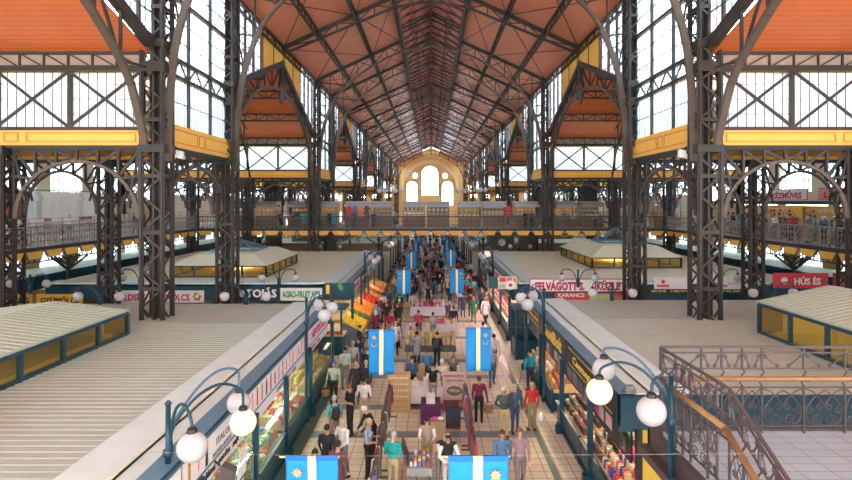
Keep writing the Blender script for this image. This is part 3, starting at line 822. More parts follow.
def souvenir(kind, col, loc, lab, grp):
    k = (kind, col)
    if k not in souv:
        b = MB()
        if kind == 'souvenir_doll': b.lathe([(.09, 0), (.1, .06), (.05, .2), (.06, .26), (.055, .31), (.01, .36)], n=7)
        elif kind == 'folded_cloth': b.box(-.16, .16, -.1, .1, 0, .06); b.box(-.15, .15, -.1, .1, .065, .12); b.box(-.16, .14, -.1, .1, .125, .2)
        elif kind == 'hanging_bag': b.prism([(-.13, -.05, -.4), (.13, -.05, -.4), (.1, -.05, 0), (-.1, -.05, 0)], (0, .1, 0)); b.tube([(-.06, 0, 0), (0, 0, .16), (.06, 0, 0)], .012, 4)
        elif kind == 'jar': b.lathe([(.06, 0), (.07, .02), (.07, .13), (.05, .16), (.055, .165), (.055, .2)], n=8)
        elif kind == 'hanging_garment': b.prism([(-.24, -.03, -1.0), (.24, -.03, -1.0), (.18, -.03, -.3), (.3, -.03, -.42), (.33, -.03, -.3), (.14, -.03, 0), (-.14, -.03, 0), (-.33, -.03, -.3), (-.3, -.03, -.42), (-.18, -.03, -.3)], (0, .06, 0)); b.tube([(0, 0, 0), (0, 0, .1), (.03, 0, .13)], .008, 4)
        o = b.build(kind, cm(col), None, keep=True); o.location = loc; souv[k] = o
    else:
        o = souv[k].copy(); COL.objects.link(o); o.location = loc
    if kind not in ('hanging_garment', 'hanging_bag') : o.rotation_euler.z = RND.uniform(-.4, .4)
    return tag(o, lab, {'souvenir_doll': 'doll', 'folded_cloth': 'cloth', 'hanging_bag': 'bag', 'jar': 'jar', 'hanging_garment': 'garment'}[kind], grp)
CNAME = {(.6, .08, .08): 'red', (.7, .6, .45): 'beige', (.12, .1, .1): 'black', (.75, .72, .7): 'white', (.5, .3, .12): 'brown', (.15, .2, .4): 'navy', (.8, .4, .1): 'orange', (.2, .35, .15): 'green',
         (.02, .42, .5): 'turquoise', (.75, .05, .08): 'bright red', (.9, .25, .08): 'bright orange', (.75, .7, .6): 'cream', (.55, .5, .45): 'greige', (.45, .04, .1): 'crimson'}
kx = [(266, 26), (300, 20), (329, 18), (358, 24), (382, 20), (414, 22), (438, 22), (469, 22), (493.5, 23), (525, 24), (561, 26), (590, 22), (665, 24), (240, 22)]
for j, (px, pw) in enumerate(sorted(kx)):
    x = (px-431)*56.6/F; w = pw*56.0/F*.98
    lab = 'glass-fronted kiosk with a curved silver canopy on the footbridge, %s from the left' % (ORD+['thirteenth', 'fourteenth'])[j]
    r, cols = kiosk(j, x, w, lab, j % 3 != 1)
    R_ = random.Random(100+j)
    kinds = ['souvenir_doll', 'folded_cloth', 'jar']
    for q, zz in enumerate((1.0, 1.24, 1.64, 2.04)):
        kd = R_.choice(kinds); col = cols[q % 3]; nn = int(w/.36)
        for k in range(nn):
            xx = x-w/2+.2+k*(w-.4)/max(1, nn-1); yy = 56.6-.6 if q == 0 else 56.6+.55
            souvenir(kd, col, (xx, yy, 5.4+zz+(.0 if q == 0 else .01)), '%s %s on %s of the %s footbridge kiosk from the left' % (CNAME[col], kd.replace('_', ' '), ('the counter', 'the low shelf', 'the middle shelf', 'the top shelf')[q], (ORD+['thirteenth', 'fourteenth'])[j]), 'goods in the %s footbridge kiosk, row %s' % ((ORD+['thirteenth', 'fourteenth'])[j], ('counter', 'low', 'middle', 'top')[q]))
for px, py, col, dsc in ((349, 206, (.75, .05, .08), 'bright red'), (361, 207, (.9, .25, .08), 'bright orange'), (355, 206, (.15, .2, .4), 'navy'), (304, 213, (.02, .42, .5), 'turquoise, left of'), (334, 213, (.02, .42, .5), 'turquoise, right of'), (367, 206, (.12, .1, .1), 'black'), (508, 206, (.75, .05, .08), 'red')):
    p = at(px, py, 55.0 if py < 210 else 54.3); 
    t = {'turquoise, left of': 'turquoise garment hung on the footbridge left of the big column', 'turquoise, right of': 'turquoise garment hung on the footbridge right of the big column', 'red': 'red garment hung beside a kiosk, right half of the footbridge'}.get(dsc, dsc+' garment hanging in the front of a footbridge kiosk left of centre')
    souvenir('hanging_garment', col, (p.x, p.y, p.z), t, 'garments hung on the footbridge')
for q, (px, py) in enumerate(((381, 191), (397, 191), (460, 191), (482, 190))):
    p = at(px, py, 58.0); r = thing('pendant_globe', (p.x, p.y, p.z), 'white pendant globe cluster above the footbridge, %s from the left' % ORD[q], 'lamp', 'pendant globes over the footbridge')
    b = MB(); b.tube([(p.x, p.y, p.z), (p.x, p.y, 14.0)], .02, 5); b.build('rod', M['iron'], r)
    for k in range(3): b = MB(); b.ball((p.x+.35*math.cos(k*2.1), p.y+.35*math.sin(k*2.1), p.z), .24, n=12, k=8); b.build('globe', M['globe'], r, True)
for s in (-1, 1):
    p = Vector((s*10.55, 23.7, 9.95)); r = thing('floodlight', p, 'small white floodlight fixed below the yellow panel at the nearest %s column' % ('left' if s < 0 else 'right'), 'lamp')
    b = MB(); b.prism([p+V(-.22, -.1, -.12), p+V(.22, -.1, -.2), p+V(.2, -.1, .12), p+V(-.2, -.1, .2)], (0, .22, 0)); b.build('housing', M['white'], r)
    b = MB(); b.bar(p+V(0, .05, .1), p+V(s*.2, .2, .35), .04); b.build('bracket', M['iron'], r)
# hanging stores below the bridge, dark panelled boxes
def dark_box(px0, px1, d, lab):
    x0 = (px0-431)*d/F; x1 = (px1-431)*d/F
    r = thing('panelled_booth', ((x0+x1)/2, d, 0), lab, 'booth')
    b = MB(); b.box(x0, x1, d, d+2.4, 0, 5.0); b.build('body', M['dwood'], r)
    b = MB(); n = max(2, int((x1-x0)/.9))
    for k in range(n): b.box(x0+(x1-x0)*k/n+.08, x0+(x1-x0)*(k+1)/n-.08, d-.05, d, 3.0, 4.7)
    b.build('panel', M['dwood'], r)
    b = MB(); b.box(x0-.1, x1+.1, d-.1, d+2.5, 5.0-.12, 5.04); b.build('cornice', M['iron'], r)
    return r
for a in ((489, 514, 58.5, 'wide dark panelled booth under the footbridge, right of the central aisle'), (521, 536, 58.5, 'narrow dark panelled booth under the footbridge, left of the right column'),
          (326, 333, 58.5, 'narrow dark panelled booth under the footbridge, left of centre'), (266, 276, 58.5, 'dark panelled booth under the footbridge at far left')): dark_box(*a)
b = MB(); p = at(502, 242.5, 58.3)
b.lathe([(.28, -.05), (.28, .05)], (0, 0, 0), 16)
o = MB()
for k in range(8): o.ball((p.x+.25*math.cos(k*PI/4), p.y+.05, p.z+.25*math.sin(k*PI/4)), .14, .06, .14, 8, 5)
o.ball((p.x, p.y, p.z), .2, .08, .2, 8, 6); o = o.build('round_emblem', M['white'], None, True); tag(o, 'white flower-shaped emblem on the wide dark booth under the footbridge', 'emblem')
# ================================================================ stall rows
def ribs(b, x0, x1, y0, y1, z, pitch, h=.03, w=.06, m=0):
    y = y0
    while y < y1: b.box(x0, x1, y, y+w, z, z+h, m); y += pitch
SEQ = ['nearest', 'second', 'third', 'fourth', 'fifth']
ROWS = {}
def stall_row(s, idx, y0, y1, xi, xo_, rib, posts, front_open=True):
    sd = 'left' if s < 0 else 'right'
    r = thing('stall_row', (s*(xi+xo_)/2, (y0+y1)/2, 0), 'row of market stalls under one cream roof, %s on the %s of the central aisle' % (SEQ[idx], sd), 'market stalls', 'stall rows')
    ROWS[(s, idx)] = r
    X = lambda a, c: sorted((s*a, s*c))
    x0, x1 = X(6.3, xo_)
    b = MB(); b.box(x0, x1, y0+(1.2 if idx else .08), y1, 3.12, 3.26); b.build('roof_sheet', M['cream'] if idx else M['creamr'], r)
    b = MB()
    if rib: ribs(b, x0+.05, x1, y0+1.3, y1-4.3, 3.26, .26, .018 if s < 0 else .007, .10); b.build('roof_ribs', M['creamr'], r)
    b = MB(); a, c = X(5.3, 6.3); b.prism([(s*4.98, y0, 3.29), (s*6.3, y0, 3.36), (s*6.3, y0, 3.12), (s*4.98, y0, 3.1)], (0, y1-y0, 0)); (b.box(x0, x1, y0, y0+1.2, 3.14, 3.34) if idx else 0); b.build('edge_strip', M['strip'], r)
    b = MB(); a, c = X(5.32, 5.35); b.box(a, c, y0, y1, 3.3, 3.42); b.box(a, c, y0, y1, 3.3, 3.36); b.build('gutter_line', M['cream'], r)
    b = MB(); a, c = X(4.62, 4.98); b.box(a, c, y0, y1, 3.2, 3.28); b.box(*X(4.6, 4.66), y0, y1, 2.5, 3.26); b.box(x0, x1, y0, y0+.08, 2.35, 3.24); b.box(*X(4.6, 6.4), y0, y0+.08, 2.35, 3.26)
    b.box(*X(4.66, xo_), y1-.1, y1, 2.35, 3.2); b.build('fascia', M['teal'] if idx < 2 else M['mwood'], r)
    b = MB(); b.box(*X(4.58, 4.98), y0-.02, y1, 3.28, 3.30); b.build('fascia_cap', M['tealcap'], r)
    b = MB(); a, c = X(4.95, xo_-.1); b.box(a, c, y0+.1, y1-.15, 2.95, 3.05); b.build('inner_ceiling', M['white'], r)
    b = MB(); b.box(*X(6.9, 7.0), y0+.1, y1, 0, 2.95); b.build('back_wall', cm((.70, .62, .42)), r)
    for y in posts:
        b = MB(); a, c = X(4.44, 4.58); b.box(a, c, y-.07, y+.07, 0, 2.54); b.box(*X(4.3, 4.68), y-.12, y+.12, 0, .25); b.build('post', M['teal'], r)
    return r
stall_row(-1, 0, 5.5, 26.2, 4.6, 22, True, (8.6, 11.2, 14.6, 17.7, 21.2, 25.9))
stall_row(1, 0, 13.9, 27.2, 4.6, 22, True, (16.1, 19.6, 23.4, 27.0))
for s in (-1, 1):
    for i in range(1, 4):
        y0 = 32.4+31*(i-1); y1 = y0+21.3
        stall_row(s, i, y0, y1, 4.6, 22, False, [y0+.2+k*4.2 for k in range(6)])
    # row under the gallery, against the outer wall
    r = thing('wall_stall_row', (s*27, 35, 0), 'row of teal stalls standing under the %s gallery against the outer wall' % ('left' if s < 0 else 'right'), 'market stalls')
    b = MB(); x0, x1 = sorted((s*25.8, s*28.9)); b.box(x0, x1, 14, 84, 2.95, 3.1); b.build('roof_sheet', M['cream'], r)
    x0, x1 = sorted((s*25.7, s*25.8)); b = MB(); b.box(x0, x1, 14, 84, 2.2, 3.1); b.build('fascia', M['teal'], r)
    b = MB(); b.box(x0+s*.3, x1+s*.3, 14, 84, 0, 1.1); b.build('counter', M['mwood'], r)
def light_in(r, x, y, z, e):
    b = MB(); b.tube([(x, y-1, z), (x, y+1, z)], .03, 6); b.build('tube', M['warmtube'], r)
    ld = bpy.data.lights.new('roof_light_lamp', 'POINT'); ld.shadow_soft_size = .3; ld.energy = e; ld.color = (1, .8, .5)
    o = bpy.data.objects.new('roof_light_lamp', ld); COL.objects.link(o); o.location = (x, y, z-.12)
# raised glazed roof lights on the rows
def gable_light(s, x0, x1, y0, y1, ze, zr, lab):
    r = thing('glazed_roof_light', (s*(x0+x1)/2, (y0+y1)/2, 3.26), lab, 'roof light')
    f = MB(); p = MB(); z0 = 3.26
    for x in (x0, x1):
        y = y1; 
        for zz in (z0+.04, ze): f.box(s*x-.05, s*x+.05, y0, y1, zz-.05, zz+.05)
        while y >= y0-.01: f.box(s*x-.06, s*x+.06, y-.06, y+.06, z0, ze); y -= 1.75
        p.box(s*x-.01, s*x+.01, y0, y1, z0, ze)
    for y in (y0, y1):
        f.box(*sorted((s*x0, s*x1)), y-.05, y+.05, ze-.06, ze+.05); f.bar((s*x0, y, ze), (s*(x0+x1)/2, y, zr), .1); f.bar((s*x1, y, ze), (s*(x0+x1)/2, y, zr), .1)
        p.prism([(s*x0, y, z0), (s*x1, y, z0), (s*x1, y, ze), (s*(x0+x1)/2, y, zr), (s*x0, y, ze)], (0, .01, 0))
    f.build('frame', M['teal'], r); p.build('glass', M['amber'], r)
    b = MB(); xm = (x0+x1)/2
    for x in (x0, x1):
        b.prism([(s*x, y0, ze+.05), (s*xm, y0, zr+.05), (s*xm, y0, zr+.1), (s*x, y0, ze+.1)], (0, y1-y0+.15, 0))
        y = y0
        while y < y1: b.bar((s*x, y, ze+.11), (s*xm, y, zr+.11), .07, .02); y += .3
    b.build('ribbed_roof', cm((.42, .50, .42)), r)
    b = MB(); b.box(*sorted((s*(x0+.35), s*(x1-.35))), y0+.3, y1-.3, z0, z0+.12)
    light_in(r, s*xm, (y0+y1)/2, zr-.25, 60)
    for k in range(3): y = y0+.5+(y1-y0-1)*k/2; b.box(*sorted((s*(x0+.6), s*(x1-.6))), y-.12, y+.12, z0, ze-.05)
    b.build('inner_lining', cm((.74, .60, .30)), r)
    return r
gable_light(-1, 10.75, 15.9, 6.5, 20.1, 4.03, 4.34, 'long glazed roof light with ribbed cream roof on the nearest left stall row')
gable_light(1, 11.8, 17.0, 6.5+8, 20.4, 4.30, 4.86, 'glazed roof light with ribbed pale roof on the nearest right stall row')
def hip_light(s, x0, x1, y0, y1, ze, zt, za, lab):
    xm = (x0+x1)/2; ym = (y0+y1)/2; z0 = 3.26
    r = thing('hipped_roof_light', (s*xm, ym, z0), lab, 'roof light')
    f = MB(); p = MB()
    for x in (x0, x1):
        n = 5
        for k in range(n+1): y = y0+(y1-y0)*k/n; f.box(s*x-.05, s*x+.05, y-.05, y+.05, z0, ze)
        for zz in (z0+.04, ze): f.box(s*x-.06, s*x+.06, y0, y1, zz-.05, zz+.04)
        p.box(s*x-.01, s*x+.01, y0, y1, z0, ze)
    for y in (y0, y1):
        for k in range(5): x = x0+(x1-x0)*k/4; f.box(s*x-.05, s*x+.05, y-.05, y+.05, z0, ze)
        for zz in (z0+.04, ze): f.box(*sorted((s*x0, s*x1)), y-.06, y+.06, zz-.05, zz+.04)
        p.box(*sorted((s*x0, s*x1)), y-.01, y+.01, z0, ze)
    f.build('frame', M['teal'], r); p.build('glass', M['amber'], r)
    e = .12; q = 1.15
    o = [(s*(x0-e), y0-e, ze+.03), (s*(x1+e), y0-e, ze+.03), (s*(x1+e), y1+e, ze+.03), (s*(x0-e), y1+e, ze+.03)]
    i_ = [(s*(x0+q), y0+q, zt), (s*(x1-q), y0+q, zt), (s*(x1-q), y1-q, zt), (s*(x0+q), y1-q, zt)]
    b = MB(); b.add(o+i_, [(0, 1, 5, 4), (1, 2, 6, 5), (2, 3, 7, 6), (3, 0, 4, 7), (4, 5, 6, 7), (3, 2, 1, 0)]); b.build('hipped_roof', M['cream'], r)
    f = MB(); p = MB(); h = 1.45
    c = [(s*xm-h, ym-h, zt+.08), (s*xm+h, ym-h, zt+.08), (s*xm+h, ym+h, zt+.08), (s*xm-h, ym+h, zt+.08)]; ap = (s*xm, ym, za)
    for k in range(4): f.bar(c[k], c[(k+1) % 4], .1, .1); f.bar(c[k], ap, .07)
    for k in range(4):
        for t in (.25, .5, .75):
            m_ = Vector(c[k]).lerp(Vector(c[(k+1) % 4]), t); f.bar(m_, m_.lerp(Vector(ap), 1), .03)
    p.add(c+[ap], [(0, 1, 4), (1, 2, 4), (2, 3, 4), (3, 0, 4)])
    f.build('skylight_frame', M['tealcap'], r); p.build('skylight_glass', M['clear'], r)
    b = MB(); b.box(*sorted((s*(x0+.4), s*(x1-.4))), y0+.4, y1-.4, z0, z0+.1); b.box(*sorted((s*(x0+1), s*(x1-1))), y1-1.2, y1-1, z0, ze-.05); b.build('inner_lining', cm((.72, .55, .22)), r)
    if y0 < 60: light_in(r, s*xm, ym, ze-.1, 80)
    return r
for s in (-1, 1):
    for i in range(1, 4):
        y = 31*(i-1); sd = 'left' if s < 0 else 'right'
        if s < 0: hip_light(s, 10.25, 16.2, 35.3+y, 43.4+y, 3.96, 4.62, 5.35, 'hipped roof light with a glass pyramid on the %s left stall row' % SEQ[i])
        else: hip_light(s, 11.35, 17.6, 40.0+y, 49.5+y, 4.0, 4.75, 5.9, 'hipped roof light with a glass pyramid on the %s right stall row' % SEQ[i])
# ---- signs
def sign(s_or_front, c, w, h, board, texts, lab, frame=None, facing='front', name='shop_sign', t=.06):
    """facing front: board parallel to the picture, C = centre; facing aisle: lies along the aisle on side s"""
    c = Vector(c); r = thing(name, (c.x, c.y, c.z-h/2), lab, 'sign')
    b = MB()
    if facing == 'front': b.box(c.x-w/2, c.x+w/2, c.y-t/2, c.y+t/2, c.z-h/2, c.z+h/2); xd = (1, 0, 0); nrm = Vector((0, -1, 0))
    else:
        s = s_or_front; b.box(c.x-t/2, c.x+t/2, c.y-w/2, c.y+w/2, c.z-h/2, c.z+h/2); xd = (0, 1, 0) if s < 0 else (0, -1, 0); nrm = Vector((-s, 0, 0))
    b.build('board', board, r)
    if frame:
        b = MB(); xdv = Vector(xd)
        for sg in (-1, 1):
            b.bar(c+xdv*(-w/2)+Vector((0, 0, sg*h/2)), c+xdv*(w/2)+Vector((0, 0, sg*h/2)), t+.02, .05)
            b.bar(c+xdv*(sg*w/2)-Vector((0, 0, h/2)), c+xdv*(sg*w/2)+Vector((0, 0, h/2)), .05, t+.02)
        b.build('frame', frame, r)
    for (tx, size, m, dx, dz, bold, wd) in texts:
        text_mesh(tx, size, m, c+Vector(xd)*dx+Vector((0, 0, dz))+nrm*(t/2+.012), face_rot(xd), 'lettering', r, .012, bold, wd)
    r['_xd'] = 0; del r['_xd']
    return r, Vector(xd), nrm
def deco(r, c, xd, nrm, items, t=.06):
    """little printed shapes on a sign: (dx, dz, w, h, material)"""
    for nm, dx, dz, w, h, m in items:
        b = MB(); p = Vector(c)+xd*dx+Vector((0, 0, dz))+nrm*(t/2+.006)
        b.bar(p-xd*w/2, p+xd*w/2, .012, h, up=(0, 0, 1)); b.build(nm, m, r)
yL = 32.34
def fr(x0, x1, y0, y1, d):
    a = at(x0, y0, d); b_ = at(x1, y1, d); return ((a+b_)/2, b_.x-a.x, a.z-b_.z)
c, w, h = fr(108, 204, 290.5, 302.5, yL); r, xd, nm = sign(0, c, w, h, M['signw'], [('ZÖLDSÉG  GYÜMÖLCS', .5, M['crimson'], -.25, 0, .016, w*.80)], 'white sign with crimson lettering ZÖLDSÉG GYÜMÖLCS, second left stall row')
for dx in (-w/2+.3, w/2-.38):
    for k, cl in enumerate(((.8, .1, .1), (.9, .6, .05), (.1, .5, .15), (.9, .35, .05), (.1, .4, .15), (.7, .05, .1))):
        b = MB(); a = k*PI/3; b.ball((c.x+dx+.17*math.cos(a), c.y-.04, c.z+.17*math.sin(a)), .09, .015, .09, 8, 5); b.build('fruit_logo', cm(cl), r)
c, w, h = fr(237, 277, 287, 300, yL); r, xd, nm = sign(0, c, w, h, M['teal'], [('TOJÁS', .62, M['white'], .25, 0, .02, 1.75)], 'teal sign with white lettering TOJÁS beside the AGRO-FRUIT sign')
b = MB(); b.ball((c.x-.85, c.y-.05, c.z), .16, .02, .2, 10, 6); b.ball((c.x-1.05, c.y-.05, c.z-.02), .13, .02, .17, 10, 6); b.build('egg_logo', cm((.8, .6, .35)), r)
c, w, h = fr(280.5, 322, 288, 300.5, yL); sign(0, c, w, h, M['white'], [('AGRO-FRUIT KFT', .5, M['green'], 0, 0, .018, w*.92)], 'white sign with green lettering AGRO-FRUIT KFT on the second left stall row')
c, w, h = fr(-12, 32.5, 294, 305.5, yL-.02); sign(0, c, w, h, M['signy'], [('ZÖLDSÉG', .42, M['black'], 0, 0, .012, w*.86)], 'yellow sign with black lettering ending SÉG at the left picture edge')
c, w, h = fr(37, 83, 294, 305.5, yL-.02); sign(0, c, w, h, M['signy'], [('GYÜMÖLCS', .42, M['black'], 0, 0, .012, w*.84)], 'yellow sign with black lettering GYÜMÖLCS left of the white ZÖLDSÉG sign')
# teal corner of the left row, with a leaf and a small picture panel
c, w, h = fr(325, 354.5, 283, 298, 32.1); r, xd, nm = sign(0, c, w, h, M['teal'], [], 'plain teal corner fascia with a green leaf, right of the AGRO-FRUIT sign')
b = MB(); p = at(340.5, 287, 32.0); b.prism([(p.x-.14, p.y, p.z+.2), (p.x+.02, p.y, p.z+.22), (p.x+.16, p.y, p.z+.02), (p.x+.12, p.y, p.z-.22), (p.x-.06, p.y, p.z-.14), (p.x-.16, p.y, p.z+.02)], (0, .02, 0)); b.build('leaf', M['green'], r)
c, w, h = fr(326, 329.5, 285, 295, 32.0); b = MB(); b.box(c.x-w/2, c.x+w/2, c.y, c.y+.03, c.z-h/2, c.z+h/2); b.build('yellow_stripe', M['signy'], r)
c, w, h = fr(530, 629, 279, 291.5, yL); sign(0, c, w, h, M['signw'], [('FELVÁGOTT S.', .62, M['crimson'], -w*.20, 0, .03, w*.50), ('IKÜZLE', .62, M['crimson'], w*.28, 0, .03, w*.26)], 'wide white sign with crimson lettering FELVÁGOTT on the second right stall row', frame=M['crimson'])
c, w, h = fr(555, 628, 293, 303, yL-.02); r, xd, nm = sign(0, c, w, h, M['red'], [('KARANCS', .3, M['signw'], -w*.28, .17, .008, 1.5)], 'red lower sign with white lettering KARANCS under the FELVÁGOTT sign')
deco(r, c, xd, nm, [('picture_panel', w*.12, 0, w*.3, h*.8, cm((.45, .5, .25))), ('picture_panel', w*.36, -.05, w*.16, h*.7, cm((.6, .2, .12)))])
c, w, h = fr(498, 517, 276.5, 289, yL-.1); r, xd, nm = sign(0, c, w, h, cm((.75, .55, .42)), [], 'small picture sign of meat dishes on the second right stall row corner')
deco(r, c, xd, nm, [('food_picture', -.28, .18, .35, .25, cm((.45, .08, .06))), ('food_picture', -.3, -.18, .3, .2, cm((.35, .4, .45))), ('food_picture', .1, .2, .3, .2, cm((.65, .1, .35))), ('food_picture', .4, .15, .2, .25, cm((.6, .3, .1)))])
b = MB(); b.lathe([(.26, 0), (.26, .02)], (0, 0, 0), 16); b.v = [(c.x+.18+x, c.y-.05-z, c.z-.12+y) for x, y, z in b.v]; b.build('plate_picture', M['white'], r)
b = MB(); b.ball((c.x+.16, c.y-.08, c.z-.12), .12, .03, .1, 8, 5); b.build('food_picture', M['red'], r)
c, w, h = fr(488.5, 497.5, 276.5, 288.5, yL-.1); sign(0, c, w, h, M['teal2'], [], 'plain teal square panel left of the small picture sign')
c, w, h = fr(654, 754, 277, 289, 27.6+4.7); r, xd, nm = sign(0, c, w, h, M['signw'], [('KENYÉR  SÜTEMÉNY', .2, cm((.45, .4, .42)), -.1, 0, .0, 1.7), ('KENYÉR  SÜTEMÉNY', .2, cm((.45, .4, .42)), 2.2, 0, .0, 1.7)], 'white sign with faint grey lettering and red emblems behind the right near column')
for dx in (-2.35, .95):
    b = MB(); q = Vector((c.x+dx, c.y-.045, c.z)); b.bar(q+Vector((-.35, 0, -.15)), q+Vector((.35, 0, -.15)), .012, .10, up=(0,0,1)); b.lathe([(.11, 0), (.11, .012)], (0, 0, 0), 12)
    k0 = len(b.v)-48; b.v = b.v[:8]+[(q.x+x, q.y-z, q.z+.08+y) for x, y, z in b.v[8:]]; b.build('red_emblem', M['red'], r)
c, w, h = fr(640, 752, 289.2, 292.2, 32.25); sign(0, c, w, h, M['black'], [('BÜFÉ  HIDEG  MELEG  ÉTELEK', .17, M['gold'], 0, 0, .004, w*.8)], 'thin dark sign strip with pale gold letters under the white sign')
c, w, h = fr(773, 828, 273, 288, 32.3); r, xd, nm = sign(0, c, w, h, M['red'], [('HÚS ÉS', .5, M['signw'], .38, 0, .014, 1.5)], 'red sign with white lettering HÚS ÉS on the right stall row')
b = MB(); b.ball((c.x-.95, c.y-.05, c.z), .2, .02, .2, 10, 6); b.build('round_emblem', M['signw'], r)
c, w, h = fr(833, 890, 273, 288, 32.3); sign(0, c, w, h, M['red'], [('HENTESÁRU', .5, M['signw'], 0, 0, .014, 2.6)], 'red sign with white lettering HENTES at the right picture edge')
# near left fascia signs along the aisle
def aisle_sign(s, ya, yb, z0, z1, board, texts, lab, frame=None, x=4.66):
    c = Vector((s*(x-.07), (ya+yb)/2, (z0+z1)/2)); return (c,)+sign(s, c, yb-ya-.06, z1-z0, board, texts, lab, frame, 'aisle')
ink = [M['red'], M['crimson'], M['black'], cm((.5, .3, .1)), cm((.75, .3, .35))]
gk = cm((.22, .22, .26))
for q, (ya, yb, tx) in enumerate(((8.8, 10.4, 'HÚSOK'), (10.4, 17.6, 'ITALOK'), (17.6, 21.3, ''), (21.3, 25.2, ''))):
    if q == 2 or q == 3: texts = []
    else: texts = [(tx, .2, gk, -1.5 if q else 0, .02, .0, .9 if q else None), ('PALINKA BOROK', .14, gk, -1.6 if q else 0, -.2, 0, 1.1)]
    lab = ('short white picture sign at the near end of the left fascia', 'long white sign with little bottle pictures beside the nearest left lamp', 'white sign with product pictures, between the two left lamps', 'white sign with pink lettering at the far end of the nearest left fascia')[q]
    c, r, xd, nm = aisle_sign(-1, ya, yb, 2.56, 3.18, M['signw'], texts if q != 3 else [('HENTES BOLT', .42, cm((.70, .05, .25)), 0, 0, .012, 3.2)], lab, M['tealcap'])
    L = yb-ya; R_ = random.Random(5+q); it = []
    if q in (1, 2):
        n = int(L/.42)
        for k in range(n):
            dx = -L/2+.3+k*.42
            if q == 1 and -2.3 < dx < -.7: continue
            h = R_.uniform(.22, .42); it.append(('bottle_picture', dx, -.04, R_.uniform(.06, .12), h, R_.choice(ink))); it.append(('bottle_neck_picture', dx, h/2+.0, .04, .1, R_.choice(ink)))
    deco(r, c, xd, nm, it)
c, r, xd, nm = aisle_sign(-1, 8.8, 25.2, 2.22, 2.54, M['signw'], [('kolbász  szalámi  sonka  sajt', .2, M['black'], -5.2, 0, .004, 3.4), ('csemege  bor  méz', .2, gk, 1.0, 0, .002, 2.4), ('friss  áru', .2, M['crimson'], 5.6, 0, .002, 1.4)], 'low white valance with handwritten words under the nearest left signs', None, 4.68)
# near right fascia signs
for q, (ya, yb, tx, wd, hh) in enumerate(((14.0, 19.15, 'Csemege Áru', 3.4, .34), (19.2, 23.7, 'CsoniBolt', 3.3, .62), (23.75, 27.1, 'Szőlőmag Bolt', 2.6, .22))):
    lab = ('black sign with thin gold lettering Csemege by the nearest right lamp', 'black sign with bold gold lettering CsoniBolt above the right stalls', 'black sign with small gold lettering at the far end of the right fascia')[q]
    c, r, xd, nm = aisle_sign(1, ya, yb, 2.56, 3.24, M['black'], [(tx, hh, M['gold'], 0, 0, .018 if q == 1 else .006, wd)], lab, M['teal'])
    if q != 1: deco(r, c, xd, nm, [('gold_line', 0, .25, yb-ya-.6, .02, M['gold']), ('gold_line', 0, -.25, yb-ya-.6, .02, M['gold'])])
# picture valance inside the near right stall: dark product pictures and a tricolour stripe
c, r, xd, nm = aisle_sign(1, 13.95, 27.0, 1.95, 2.5, M['black'], [], 'long dark valance of product pictures under the right fascia', None, 4.76)
it = []
R_ = random.Random(3)
for k in range(18):
    dx = -6.3+k*.7
    it.append(('product_picture', dx, R_.uniform(-.06, .08), .5, .36, cm(R_.choice([(.18, .16, .2), (.45, .42, .48), (.2, .1, .22), (.5, .3, .3), (.1, .1, .16)]))))
it += [('pink_picture', 4.6, .05, .35, .4, cm((.7, .08, .25))), ]
deco(r, c, xd, nm, it)
c, r, xd, nm = aisle_sign(1, 13.95, 17.0, 1.55, 2.46, M['black'], [], 'dark poster board with a tricolour stripe and pink picture, near end of right stalls', None, 5.0)
deco(r, c, xd, nm, [('stripe_red', .55, .36, 1.9, .09, M['red']), ('stripe_white', .55, .27, 1.9, .09, M['white']), ('stripe_green', .55, .18, 1.9, .09, cm((.02, .3, .1))), ('pink_picture', -.75, .22, .4, .4, cm((.7, .08, .3))), ('product_picture', -1.2, .1, .4, .6, cm((.4, .38, .48))), ('product_picture', -.2, -.2, .6, .35, cm((.16, .12, .22))), ('product_picture', .75, -.15, .8, .4, cm((.30, .16, .18)))])
# signs along the aisle on the farther rows
for s in (-1, 1):
    for i in range(1, 4):
        y0 = 32.4+31*(i-1)
        for k in range(5):
            ya = y0+.3+k*4.2; yb = ya+4.0; sd = 'left' if s < 0 else 'right'
            if i > 1 and k % 2: continue
            board, tc_, tx = [(M['signw'], M['crimson'], 'HÚSBOLT'), (M['teal2'], M['white'], 'ZÖLDSÉG'), (M['signw'], cm((.7, .05, .3)), 'HENTES'), (M['black'], M['signw'], 'PAPRIKA'), (M['signw'], M['green'], 'GYÜMÖLCS')][(k+i+(0 if s > 0 else 1)) % 5]
            aisle_sign(s, ya, yb, 2.6, 3.16, board, [(tx, .4, tc_, 0, 0, .01, 2.8)] if i < 3 else [], '%s sign facing the aisle on the %s %s stall row, %s along' % ({M['signw'].name: 'white', M['teal2'].name: 'teal', M['black'].name: 'black'}[board.name], SEQ[i], sd, ORD[k]))
